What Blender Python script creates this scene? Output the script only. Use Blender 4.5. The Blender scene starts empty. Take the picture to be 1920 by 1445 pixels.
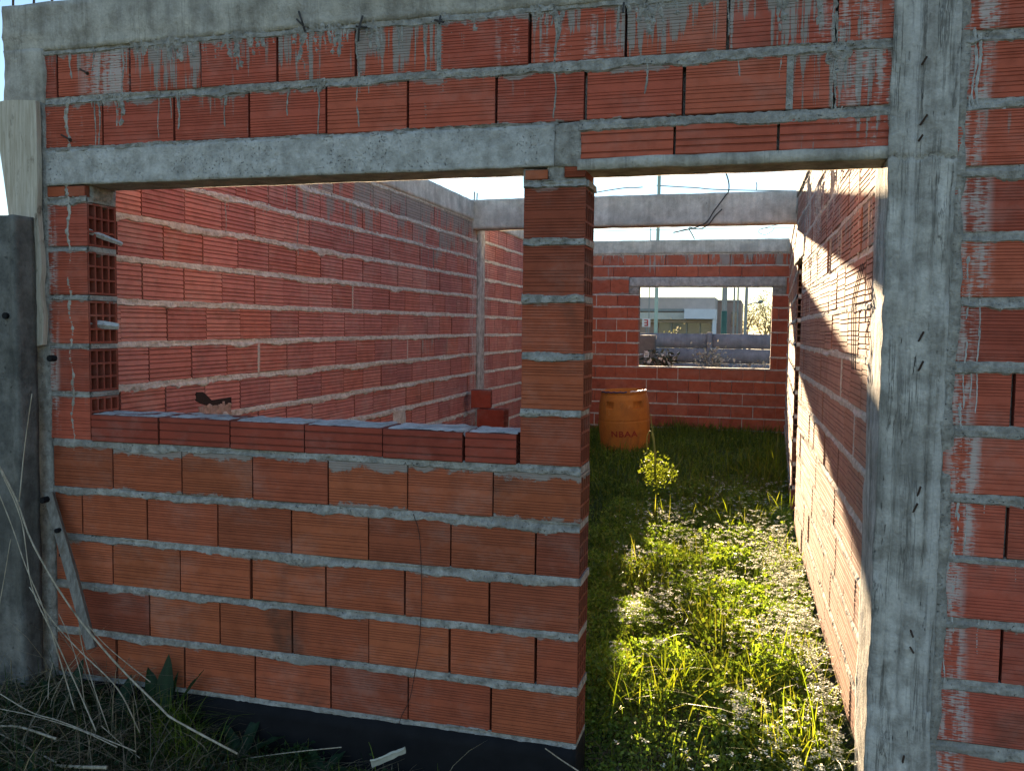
import bpy, math, random
import numpy as np
from mathutils import Vector, Matrix
rng = np.random.default_rng(7)
random.seed(7)
S = bpy.context.scene
R = math.radians
# ------------------------------------------------------------------ camera, sky, sun, exposure
W, H, F = 1920.0, 1445.0, 1642.7
CAM = np.array([0.5852, -3.0134, 1.4836]); YAW, PIT, ROL = .2720, .0641, .0126
def cam_axes():
    cy, sy, cp, sp = math.cos(YAW), math.sin(YAW), math.cos(PIT), math.sin(PIT)
    fw = np.array([-sy*cp, cy*cp, -sp]); r = np.array([cy, sy, 0.]); u = np.cross(r, fw)
    return r*math.cos(ROL)+u*math.sin(ROL), -r*math.sin(ROL)+u*math.cos(ROL), fw
CR, CU, CF = cam_axes()
cd = bpy.data.cameras.new('camera'); cam = bpy.data.objects.new('camera', cd)
S.collection.objects.link(cam); S.camera = cam
cd.sensor_fit = 'HORIZONTAL'; cd.sensor_width = 36; cd.lens = F/W*36; cd.clip_end = 3000; cd.clip_start = .05
cam.matrix_world = Matrix([[CR[0], CU[0], -CF[0], CAM[0]], [CR[1], CU[1], -CF[1], CAM[1]], [CR[2], CU[2], -CF[2], CAM[2]], [0, 0, 0, 1]])

SUN_AZ, SUN_EL = R(-7.0), R(8.7)            # azimuth from +Y towards +X
sun_dir = Vector((math.sin(SUN_AZ)*math.cos(SUN_EL), math.cos(SUN_AZ)*math.cos(SUN_EL), math.sin(SUN_EL)))
wd = bpy.data.worlds.new('World'); S.world = wd; wd.use_nodes = True
nt = wd.node_tree; bg = nt.nodes['Background']
sky = nt.nodes.new('ShaderNodeTexSky'); sky.sky_type = 'NISHITA'; sky.sun_disc = False
sky.sun_elevation = SUN_EL; sky.sun_rotation = SUN_AZ; sky.air_density = 1.0; sky.dust_density = .0; sky.ozone_density = 2.5
nt.links.new(sky.outputs[0], bg.inputs[0]); bg.inputs[1].default_value = 0.05
sl = bpy.data.lights.new('sun', 'SUN'); so = bpy.data.objects.new('sun', sl); S.collection.objects.link(so)
sl.energy = 5.0; sl.angle = R(0.6); sl.color = (1.0, .81, .53)
so.location = (0, 0, 20); so.rotation_euler = sun_dir.to_track_quat('Z', 'Y').to_euler()
vs = S.view_settings; vs.view_transform = 'Standard'; vs.look = 'None'; vs.gamma = 1.0; vs.use_curve_mapping = False
vs.exposure = 2.74; vs.use_white_balance = True; vs.white_balance_temperature = 7050; vs.white_balance_tint = 17
S.render.engine = 'CYCLES'
S.cycles.max_bounces = 8; S.cycles.diffuse_bounces = 5; S.cycles.transmission_bounces = 4
# ------------------------------------------------------------------ pixel helpers (directions only; distance from planes)
def ray(u, v): return CF + CR*(u-W/2)/F - CU*(v-H/2)/F
def on(u, v, axis, val):
    d = ray(u, v); t = (val-CAM[axis])/d[axis]; return CAM + t*d
def atY(u, v, Y): return on(u, v, 1, Y)
def atZ(u, v, Z): return on(u, v, 2, Z)
def atX(u, v, X): return on(u, v, 0, X)
# ------------------------------------------------------------------ noise
def _h(ix, iy, iz):
    n = (ix.astype(np.int64)*374761393 + iy.astype(np.int64)*668265263 + iz.astype(np.int64)*2147483647) & 0xffffffff
    n = ((n ^ (n >> 13))*1274126177) & 0xffffffff
    n = n ^ (n >> 16)
    return (n & 0xffff)/32767.5 - 1
def vn(p):
    p = np.asarray(p, float); i = np.floor(p); f = p-i; f = f*f*(3-2*f)
    x, y, z = i[..., 0], i[..., 1], i[..., 2]; o = 0
    for dx in (0, 1):
        for dy in (0, 1):
            for dz in (0, 1):
                w = (f[..., 0] if dx else 1-f[..., 0])*(f[..., 1] if dy else 1-f[..., 1])*(f[..., 2] if dz else 1-f[..., 2])
                o = o + w*_h(x+dx, y+dy, z+dz)
    return o
def fbm(p, o=3):
    p = np.asarray(p, float); s = 0; a = 1.
    for k in range(o): s = s + a*vn(p*(2.03**k)+k*17.3); a *= .5
    return s/1.75
def P3(x, y, z):
    x, y, z = np.broadcast_arrays(np.asarray(x, float), np.asarray(y, float), np.asarray(z, float))
    return np.stack([x, y, z], -1)
# ------------------------------------------------------------------ object helpers
COL = S.collection
def tag(o, label=None, cat=None, group=None, kind=None):
    if label: o['label'] = label
    if cat: o['category'] = cat
    if group: o['group'] = group
    if kind or cat: o['kind'] = kind or 'thing'
    return o
def empty(name, loc=(0, 0, 0), rz=0.0):
    o = bpy.data.objects.new(name, None); COL.objects.link(o); o.location = loc; o.rotation_euler = (0, 0, rz)
    o.empty_display_size = .1; return o
def link(name, me, parent=None, loc=(0, 0, 0), rot=(0, 0, 0)):
    o = bpy.data.objects.new(name, me); COL.objects.link(o); o.location = loc; o.rotation_euler = rot
    if parent: o.parent = parent
    return o
def mesh(name, verts, faces, mat, smooth=False):
    me = bpy.data.meshes.new(name); me.from_pydata([tuple(map(float, v)) for v in verts], [], [tuple(map(int, f)) for f in faces])
    if mat: me.materials.append(mat)
    if smooth: me.polygons.foreach_set('use_smooth', [True]*len(me.polygons))
    me.update(); return me
def fmesh(name, V, Fc, mat, col=None, smooth=False):
    """fast uniform-polygon mesh: V (n,3), Fc (m,k)"""
    V = np.asarray(V, np.float32); Fc = np.asarray(Fc, np.int32); m, k = Fc.shape
    me = bpy.data.meshes.new(name); me.vertices.add(len(V)); me.vertices.foreach_set('co', V.ravel())
    me.loops.add(m*k); me.loops.foreach_set('vertex_index', Fc.ravel())
    me.polygons.add(m); me.polygons.foreach_set('loop_start', np.arange(m, dtype=np.int32)*k)
    if smooth: me.polygons.foreach_set('use_smooth', np.ones(m, bool))
    if col is not None:
        a = me.color_attributes.new('Col', 'FLOAT_COLOR', 'POINT')
        c = np.ones((len(V), 4), np.float32); c[:, :3] = col; a.data.foreach_set('color', c.ravel())
    me.materials.append(mat); me.update(); me.validate(); return me
class MB:
    """collects shapes into one mesh"""
    def __init__(s): s.v = []; s.f = []
    def add(s, V, Fc):
        b = len(s.v); s.v += [tuple(map(float, p)) for p in V]; s.f += [tuple(int(i)+b for i in f) for f in Fc]; return s
    def box(s, x0, x1, y0, y1, z0, z1):
        V = [(x, y, z) for x in (x0, x1) for y in (y0, y1) for z in (z0, z1)]
        return s.add(V, [(0, 1, 3, 2), (4, 6, 7, 5), (0, 4, 5, 1), (2, 3, 7, 6), (0, 2, 6, 4), (1, 5, 7, 3)])
    def tube(s, pts, rad, n=6, cap=True):
        pts = np.asarray(pts, float); m = len(pts); rad = np.broadcast_to(np.asarray(rad, float), (m,))
        T = np.gradient(pts, axis=0); T /= np.linalg.norm(T, axis=1)[:, None]+1e-9
        V = []
        up = np.array([0, 0, 1.]) if abs(T[0][2]) < .9 else np.array([1., 0, 0])
        a = np.cross(T[0], up); a /= np.linalg.norm(a)
        for i in range(m):
            a = a-T[i]*(a@T[i]); a /= np.linalg.norm(a)+1e-9; b = np.cross(T[i], a)
            for k in range(n):
                th = 2*math.pi*k/n; V.append(pts[i]+rad[i]*(math.cos(th)*a+math.sin(th)*b))
        Fc = [(i*n+k, i*n+(k+1) % n, (i+1)*n+(k+1) % n, (i+1)*n+k) for i in range(m-1) for k in range(n)]
        if cap: Fc += [tuple(range(n))[::-1], tuple((m-1)*n+k for k in range(n))]
        return s.add(V, Fc)
    def build(s, name, mat, parent=None, smooth=False, loc=(0, 0, 0), rot=(0, 0, 0)):
        return link(name, mesh(name, s.v, s.f, mat, smooth), parent, loc, rot)
def curve_pts(pts, n=14):
    """Catmull-Rom through points"""
    p = np.asarray(pts, float); p = np.vstack([2*p[0]-p[1], p, 2*p[-1]-p[-2]]); out = []
    segs = len(p)-3
    for s_ in range(segs):
        a, b, c, d = p[s_:s_+4]
        for t in np.linspace(0, 1, max(2, n//segs+1), endpoint=(s_ == segs-1)):
            out.append(.5*((2*b)+(c-a)*t+(2*a-5*b+4*c-d)*t*t+(3*b-a-3*c+d)*t**3))
    return np.array(out)
# ------------------------------------------------------------------ materials
class NT:
    def __init__(s, name):
        s.m = bpy.data.materials.new(name); s.m.use_nodes = True; s.t = s.m.node_tree; s.t.nodes.clear()
        s.out = s.n('ShaderNodeOutputMaterial')
    def n(s, typ, **kw):
        nd = s.t.nodes.new(typ)
        for k, v in kw.items(): setattr(nd, k, v)
        return nd
    def l(s, a, b): s.t.links.new(a, b); return b
    def val(s, nd, i, v):
        if hasattr(v, 'is_linked') or isinstance(v, bpy.types.NodeSocket): s.t.links.new(v, nd.inputs[i])
        else: nd.inputs[i].default_value = v
    def math(s, op, a, b=0., c=None, clamp=False):
        nd = s.n('ShaderNodeMath', operation=op, use_clamp=clamp); s.val(nd, 0, a); s.val(nd, 1, b)
        if c is not None: s.val(nd, 2, c)
        return nd.outputs[0]
    def noise(s, vec, scale=(1, 1, 1), sc=1., detail=3., rough=.55, out='Fac'):
        mp = s.n('ShaderNodeMapping'); s.l(vec, mp.inputs[0]); mp.inputs['Scale'].default_value = scale
        nz = s.n('ShaderNodeTexNoise'); s.l(mp.outputs[0], nz.inputs['Vector']); nz.inputs['Scale'].default_value = sc
        nz.inputs['Detail'].default_value = detail; nz.inputs['Roughness'].default_value = rough
        return nz.outputs[out]
    def step(s, v, a, b):
        nd = s.n('ShaderNodeMapRange', interpolation_type='SMOOTHSTEP'); s.val(nd, 0, v); s.val(nd, 1, a); s.val(nd, 2, b)
        return nd.outputs[0]
    def mix(s, fac, a, b, mode='MIX'):
        nd = s.n('ShaderNodeMix', data_type='RGBA', blend_type=mode); s.val(nd, 0, fac)
        for i, v in ((6, a), (7, b)):
            if isinstance(v, tuple): nd.inputs[i].default_value = (*v, 1)
            else: s.l(v, nd.inputs[i])
        return nd.outputs[2]
    def ramp(s, fac, stops):
        nd = s.n('ShaderNodeValToRGB'); e = nd.color_ramp.elements
        while len(e) < len(stops): e.new(.5)
        for el, (p, c) in zip(e, stops): el.position = p; el.color = (*c, 1)
        s.val(nd, 0, fac); return nd.outputs[0]
    def attr(s, name):
        nd = s.n('ShaderNodeAttribute', attribute_type='OBJECT', attribute_name=name); return nd.outputs['Fac']
    def bump(s, h, strength=.5, dist=.005, normal=None):
        nd = s.n('ShaderNodeBump'); nd.inputs['Strength'].default_value = strength; nd.inputs['Distance'].default_value = dist
        s.l(h, nd.inputs['Height'])
        if normal: s.l(normal, nd.inputs['Normal'])
        return nd.outputs[0]
    def pbsdf(s, col, rough=.85, normal=None, spec=.3, metal=0.):
        b = s.n('ShaderNodeBsdfPrincipled')
        if isinstance(col, tuple): b.inputs['Base Color'].default_value = (*col, 1)
        else: s.l(col, b.inputs['Base Color'])
        s.val(b, 'Roughness', rough); b.inputs['Specular IOR Level'].default_value = spec; b.inputs['Metallic'].default_value = metal
        if normal: s.l(normal, b.inputs['Normal'])
        s.l(b.outputs[0], s.out.inputs[0]); return s.m
MORT = (.30, .285, .255)
def brick_material(name, cols, dark=.5, groove=.55, dust=.16):
    k = NT(name); geo = k.n('ShaderNodeNewGeometry'); pos = geo.outputs['Position']
    tc = k.n('ShaderNodeTexCoord').outputs['Object']; rnd = k.n('ShaderNodeObjectInfo').outputs['Random']
    sep = k.n('ShaderNodeSeparateXYZ'); k.l(tc, sep.inputs[0]); lz = sep.outputs[2]
    c = k.ramp(rnd, [(i/(len(cols)-1), cc) for i, cc in enumerate(cols)])
    mot = k.noise(pos, sc=14, detail=5); c = k.mix(.55, c, k.ramp(mot, [(.25, (.62, .55, .5)), (.5, (1, 1, 1)), (.75, (1.22, 1.15, 1.1))]), 'MULTIPLY')
    fine = k.noise(pos, (18, 18, 160), 1, 4, .6); c = k.mix(.35, c, k.ramp(fine, [(.3, (.7, .66, .62)), (.7, (1.15, 1.1, 1.05))]), 'MULTIPLY')
    sm = k.step(k.noise(pos, sc=2.3, detail=4, rough=.65), .56, .75)
    c = k.mix(k.math('MULTIPLY', sm, dark), c, (.10, .045, .03))
    gd = k.step(sep.outputs[1], .0007, .0019); c = k.mix(k.math('MULTIPLY', gd, groove), c, (.085, .028, .018))  # groove dirt, plus shade painted into the grooves and hollow cells
    # mortar film: smeared from the bed edges, and runs down the face
    n1 = k.noise(pos, (8, 8, 13), 1, 8, .72)
    edge = k.math('ADD', k.math('MAXIMUM', lz, k.math('SUBTRACT', k.math('MULTIPLY', lz, -1.), .022)), k.math('MULTIPLY', k.math('SUBTRACT', n1, .5), .15))
    edge = k.math('ADD', edge, k.math('MULTIPLY', k.attr('smear'), .018)); m1 = k.math('MULTIPLY', k.step(edge, .093, .103), k.math('MULTIPLY', k.attr('smear'), 1.5, clamp=True), clamp=True)
    drip = k.attr('drip')
    n2 = k.noise(pos, (46, 46, 1.5), 1, 5, .66); n2b = k.noise(pos, (7, 7, 5), 1, 3, .5)
    th = k.math('SUBTRACT', .86, k.math('MULTIPLY', drip, .42))
    d2 = k.math('ADD', k.math('ADD', n2, k.math('MULTIPLY', k.math('SUBTRACT', n2b, .5), .7)), k.math('MULTIPLY', lz, .7))
    m2 = k.math('MULTIPLY', k.step(k.math('SUBTRACT', d2, th), -.02, .05), k.math('MULTIPLY', drip, 1.6, clamp=True), clamp=True)
    # lime bloom next to the poured columns, broken up by the ribs
    lim = k.attr('lime'); n3 = k.noise(pos, (30, 30, 190), 1, 3, .6); n3b = k.noise(pos, (26, 26, 3.5), 1, 4, .6)
    m3 = k.math('MULTIPLY', k.step(k.math('ADD', k.math('MULTIPLY', n3, .45), k.math('MULTIPLY', n3b, .55)), k.math('SUBTRACT', .68, k.math('MULTIPLY', lim, .24)), k.math('SUBTRACT', .76, k.math('MULTIPLY', lim, .22))), k.math('MULTIPLY', lim, 1.2, clamp=True), clamp=True)
    fal = k.math('SUBTRACT', 1., k.step(k.math('DIVIDE', k.math('ABSOLUTE', k.math('SUBTRACT', sep.outputs[0], k.attr('limec'))), k.attr('limew')), .45, 1.1)); m3 = k.math('MULTIPLY', m3, fal)
    mc = k.mix(k.noise(pos, sc=22, detail=4), (.22, .205, .18), (.38, .36, .33))
    c = k.mix(k.math('MULTIPLY', m1, .85), c, mc); c = k.mix(k.math('MULTIPLY', m2, .9), c, mc)
    c = k.mix(k.math('MULTIPLY', m3, .8), c, (.50, .47, .44))
    # efflorescence dust
    du = k.step(k.noise(pos, (3.2, 3.2, 5), 1, 7, .72), .46, .72); c = k.mix(k.math('MULTIPLY', du, dust), c, (.55, .42, .36))
    h = k.math('ADD', k.math('MULTIPLY', k.math('ADD', m1, m2), .7), k.math('MULTIPLY', k.noise(pos, sc=170, detail=3), .35))
    h = k.math('ADD', h, k.math('MULTIPLY', fine, .5))
    return k.pbsdf(c, .88, k.bump(h, .7, .0025), .25)
def rough_material(name, c0, c1, c2=None, pit=0., bump=.8, streak=.4, sc=9, dist=.006, psc=(60, 60, 60), pth=.35, vein=0.):
    k = NT(name); geo = k.n('ShaderNodeNewGeometry'); pos = geo.outputs['Position']
    a = k.noise(pos, sc=sc, detail=7, rough=.65); c = k.mix(k.step(a, .3, .7), c0, c1)
    if c2:
        b = k.step(k.noise(pos, sc=2.6, detail=5, rough=.6), .5, .68); c = k.mix(k.math('MULTIPLY', b, .75), c, c2)
    s2 = k.noise(pos, (22, 22, 1.3), 1, 5, .6); c = k.mix(streak, c, k.ramp(s2, [(.3, (.6, .58, .56)), (.5, (1, 1, 1)), (.72, (1.2, 1.19, 1.17))]), 'MULTIPLY')
    if vein:
        v1 = k.noise(pos, (34, 34, .9), 1, 6, .68); vm = k.step(k.math('ABSOLUTE', k.math('SUBTRACT', v1, .5)), .035, .008); vb = k.step(k.noise(pos, (9, 9, 2.2), 1, 4), .42, .58)
        c = k.mix(k.math('MULTIPLY', k.math('MULTIPLY', vm, vb), vein), c, (.10, .095, .085)); v2 = k.step(k.noise(pos, (16, 16, .55), 1, 3), .5, .62); c = k.mix(k.math('MULTIPLY', v2, vein*.6), c, (.62, .60, .57))
    g = k.noise(pos, sc=95, detail=4, rough=.7); c = k.mix(.4, c, k.ramp(g, [(.3, (.6, .6, .6)), (.65, (1.12, 1.12, 1.12))]), 'MULTIPLY')
    h = k.math('ADD', k.math('MULTIPLY', a, 1.), k.math('MULTIPLY', g, .45))
    if pit:
        pp = k.step(k.noise(pos, psc, 1, 3, .55), pth, pth-.06); pq = k.step(k.noise(pos, sc=6, detail=2), .42, .6)
        pm = k.math('MULTIPLY', k.math('MULTIPLY', pp, pq), pit)
        c = k.mix(pm, c, (.09, .085, .08)); h = k.math('SUBTRACT', h, k.math('MULTIPLY', pm, 1.2))
    return k.pbsdf(c, .92, k.bump(h, bump, dist), .2)
def plain(name, col, rough=.6, var=.25, sc=18, metal=0., spec=.4, bump=.2):
    k = NT(name); pos = k.n('ShaderNodeNewGeometry').outputs['Position']; n = k.noise(pos, sc=sc, detail=5, rough=.6)
    c = k.mix(var, col, k.ramp(n, [(.3, (.35, .35, .35)), (.7, (1.5, 1.5, 1.5))]), 'MULTIPLY')
    return k.pbsdf(c, rough, k.bump(n, bump, .004), spec, metal)
def leaf_material(name, trans=.5, tint=(1.25, 1.2, .45), rough=.5):
    k = NT(name); a = k.n('ShaderNodeAttribute', attribute_type='GEOMETRY', attribute_name='Col').outputs['Color']
    d = k.n('ShaderNodeBsdfPrincipled'); k.l(a, d.inputs['Base Color']); d.inputs['Roughness'].default_value = rough; d.inputs['Specular IOR Level'].default_value = .35
    t = k.n('ShaderNodeBsdfTranslucent'); k.l(k.mix(1., a, tint, 'MULTIPLY'), t.inputs[0])
    m = k.n('ShaderNodeMixShader'); m.inputs[0].default_value = trans; k.l(d.outputs[0], m.inputs[1]); k.l(t.outputs[0], m.inputs[2])
    k.l(m.outputs[0], k.out.inputs[0]); return k.m
def wood_material(name, c0, c1):
    k = NT(name); tc = k.n('ShaderNodeTexCoord').outputs['Object']
    g = k.noise(tc, (75, 75, 5.0), 1, 7, .7); b = k.noise(tc, (26, 26, 10), 1, 5, .65)
    c = k.mix(k.step(g, .35, .68), c0, c1); c = k.mix(k.math('MULTIPLY', k.step(b, .55, .72), .8), c, (.13, .10, .07))
    return k.pbsdf(c, .85, k.bump(g, .7, .004), .2)
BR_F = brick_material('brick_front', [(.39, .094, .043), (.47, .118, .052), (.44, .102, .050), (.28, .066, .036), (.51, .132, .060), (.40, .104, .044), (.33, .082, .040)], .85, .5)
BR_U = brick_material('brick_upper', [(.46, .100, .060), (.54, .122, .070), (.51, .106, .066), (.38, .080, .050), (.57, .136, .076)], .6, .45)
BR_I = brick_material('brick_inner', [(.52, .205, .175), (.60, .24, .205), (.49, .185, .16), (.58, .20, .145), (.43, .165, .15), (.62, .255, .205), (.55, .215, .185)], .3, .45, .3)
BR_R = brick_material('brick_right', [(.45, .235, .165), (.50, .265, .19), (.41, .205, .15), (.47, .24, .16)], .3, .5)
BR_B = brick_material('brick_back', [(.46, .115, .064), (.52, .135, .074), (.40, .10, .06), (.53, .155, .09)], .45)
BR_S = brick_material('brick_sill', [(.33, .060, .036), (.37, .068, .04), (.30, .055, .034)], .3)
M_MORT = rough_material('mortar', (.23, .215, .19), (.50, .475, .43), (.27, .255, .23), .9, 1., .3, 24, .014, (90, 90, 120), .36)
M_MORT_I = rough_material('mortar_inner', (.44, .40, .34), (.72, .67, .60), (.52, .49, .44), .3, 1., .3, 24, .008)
M_CONC = rough_material('concrete', (.29, .265, .225), (.58, .54, .475), (.27, .25, .215), .5, 1., .6, 9, .012, (60, 60, 80), .28, .3)
M_CONC_GLARE = rough_material('concrete_glare_pale', (.44, .42, .38), (.70, .675, .63), (.38, .36, .33), .5, 1., .5, 7, .012, (70, 70, 90), .32)  # concrete made paler, putting the glare over the backlit beams into its colour
M_CONC_W = rough_material('concrete_pale', (.36, .35, .325), (.62, .61, .585), (.40, .385, .35), .75, 1., .35, 15, .012, (135, 135, 125), .38)
M_CONC_C = rough_material('concrete_column', (.28, .265, .235), (.64, .615, .57), (.32, .305, .275), .8, 1., .75, 11, .012, (75, 75, 16), .33, .75)
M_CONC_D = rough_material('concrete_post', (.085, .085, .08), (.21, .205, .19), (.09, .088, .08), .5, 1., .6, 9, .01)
M_BLACK = plain('bitumen', (.011, .011, .013), .8, .4, 12, 0., .15, .6)
M_IRON = plain('rusty_iron', (.06, .035, .025), .75, .4, 60)
M_WIRE = plain('dark_wire', (.045, .04, .038), .6, .2, 60)
M_WOODP = wood_material('weathered_plank', (.42, .36, .28), (.60, .54, .45))
M_WOODG = wood_material('grey_stick', (.15, .135, .115), (.27, .25, .22))
M_LEAF = leaf_material('leaf', .55)
M_TWIG = leaf_material('far_leaf', .12, (1., 1., .8), .8)
M_FLOW = leaf_material('petal', .35, (1.0, 1.0, .9), .6)
M_DRY = leaf_material('dry_grass', .3, (1.1, 1.0, .7), .7)
# ------------------------------------------------------------------ generic displaced concrete block
def cbox(name, x0, x1, y0, y1, z0, z1, mat, parent=None, res=.03, amp=.004, fr=9., front=None, kind=None, seed=0.):
    """box with rough, wandering faces; front(V)->extra y offset for vertices of the y0 face"""
    nx, ny, nz = [max(1, int(round((b-a)/res))) for a, b in ((x0, x1), (y0, y1), (z0, z1))]
    X, Y, Z = np.linspace(x0, x1, nx+1), np.linspace(y0, y1, ny+1), np.linspace(z0, z1, nz+1)
    idx = {}; V = []
    def vid(i, j, k):
        q = (i, j, k)
        if q not in idx: idx[q] = len(V); V.append((X[i], Y[j], Z[k]))
        return idx[q]
    Fc = []
    for i in range(nx):
        for k in range(nz):
            Fc.append((vid(i, 0, k), vid(i+1, 0, k), vid(i+1, 0, k+1), vid(i, 0, k+1)))
            Fc.append((vid(i, ny, k), vid(i, ny, k+1), vid(i+1, ny, k+1), vid(i+1, ny, k)))
        for j in range(ny):
            Fc.append((vid(i, j, 0), vid(i, j+1, 0), vid(i+1, j+1, 0), vid(i+1, j, 0)))
            Fc.append((vid(i, j, nz), vid(i+1, j, nz), vid(i+1, j+1, nz), vid(i, j+1, nz)))
    for j in range(ny):
        for k in range(nz):
            Fc.append((vid(0, j, k), vid(0, j, k+1), vid(0, j+1, k+1), vid(0, j+1, k)))
            Fc.append((vid(nx, j, k), vid(nx, j+1, k), vid(nx, j+1, k+1), vid(nx, j, k+1)))
    V = np.array(V); q = V*fr+seed; D = np.stack([fbm(q), fbm(q+31.7), fbm(q+77.1)], -1)*amp
    if front is not None:
        m = V[:, 1] < y0+1e-6; D[m, 1] += front(V[m])
    me = fmesh(name, V+D, np.array(Fc), mat)
    o = link(name, me, parent)
    if kind: o['kind'] = kind
    return o
# ------------------------------------------------------------------ bricks
_bc = {}
def brick_mesh(L, Hh, T, style, ends, mat, var=0):
    L = round(L/.004)*.004; key = (round(L, 3), round(Hh, 3), round(T, 3), style, ends, mat.name, var)
    if key in _bc: return _bc[key]
    r = random.Random(hash((style, var)) & 0xffff if False else len(style)*31+var*7)
    g, d, w = {'fine': (17, .0020, .0034), 'coarse': (7, .0045, .0085), 'band': (3, .0035, .006), 'flat': (3, .0035, .007), 'plain': (0, 0, 0)}[style]
    pr = [(.004, -Hh/2), (0, -Hh/2+.004)]
    for i in range(g):
        zc = -Hh/2+Hh*(i+.8+r.uniform(-.16, .16))/(g+.6); ww = w*r.uniform(.75, 1.3)
        if style == 'fine' and r.random() < .15: continue
        if style == 'band':
            for o_ in (-.009, .009): pr += [(0, zc+o_-ww/2), (d, zc+o_-ww/4), (d, zc+o_+ww/4), (0, zc+o_+ww/2)]
            continue
        pr += [(0, zc-ww/2), (d, zc-ww/4), (d, zc+ww/4), (0, zc+ww/2)]
    pr += [(0, Hh/2-.004), (.004, Hh/2), (T, Hh/2), (T, -Hh/2)]
    n = len(pr); V = [(-L/2, y, z) for y, z in pr]+[(L/2, y, z) for y, z in pr]
    Fc = [(i, (i+1) % n, n+(i+1) % n, n+i) for i in range(n)]
    Fc = [f[::-1] for f in Fc]
    for side, s0 in (('L', 0), ('R', n)):
        sx = -1 if side == 'L' else 1
        if side not in ends:
            poly = [s0+i for i in range(n)]; Fc.append(tuple(poly if side == 'L' else poly[::-1])); continue
        # hollow end: 4 x 3 cells with clay webs
        cy, cz, wb = 4, 3, .0085; x = sx*L/2; dep = min(.16, L*.8)
        ys = [0.002]; 
        cw = (T-.004-wb*(cy+1))/cy; ch = (Hh-.004-wb*(cz+1))/cz
        ys = [.002]
        for a in range(cy): ys += [ys[-1]+wb, ys[-1]+wb+cw]
        ys.append(ys[-1]+wb)
        zs = [-Hh/2+.002]
        for a in range(cz): zs += [zs[-1]+wb, zs[-1]+wb+ch]
        zs.append(zs[-1]+wb)
        b = len(V); ny_, nz_ = len(ys), len(zs)
        V += [(x, y, z) for y in ys for z in zs]
        gi = lambda a, c: b+a*nz_+c
        for a in range(ny_-1):
            for c in range(nz_-1):
                q = (gi(a, c), gi(a+1, c), gi(a+1, c+1), gi(a, c+1))
                if a % 2 == 1 and c % 2 == 1:
                    bb = len(V); V += [(x-sx*dep, V[i][1], V[i][2]) for i in q]
                    for e in range(4):
                        Fc.append((q[e], q[(e+1) % 4], bb+(e+1) % 4, bb+e))
                    Fc.append((bb, bb+1, bb+2, bb+3))
                else: Fc.append(q if sx > 0 else q[::-1])
    me = mesh('brick', V, Fc, mat); _bc[key] = me; return me
def brick(parent, x0, x1, z0, z1, T, style, mat, ends='', smear=.5, drip=0., lime=0., y=0., jit=1., name='brick'):
    L, Hh = x1-x0, round((z1-z0)/.005)*.005
    me = brick_mesh(L, Hh, T, style, ends, mat, random.randrange(3))
    o = link(name, me, parent, ((x0+x1)/2, y+random.gauss(0, .0016)*jit, (z0+z1)/2+random.gauss(0, .001)*jit),
             (random.gauss(0, .004)*jit, random.gauss(0, .0025)*jit, random.gauss(0, .004)*jit))
    o['smear'] = max(0., smear*random.uniform(.3, 1.5)); o['drip'] = max(0., drip*random.uniform(.6, 1.25)); 
    lm = lime if isinstance(lime, tuple) else (lime, (x0+x1)/2, .4)
    o['lime'] = float(lm[0]); o['limec'] = float(lm[1]-(x0+x1)/2); o['limew'] = float(lm[2])
    return o
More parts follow.
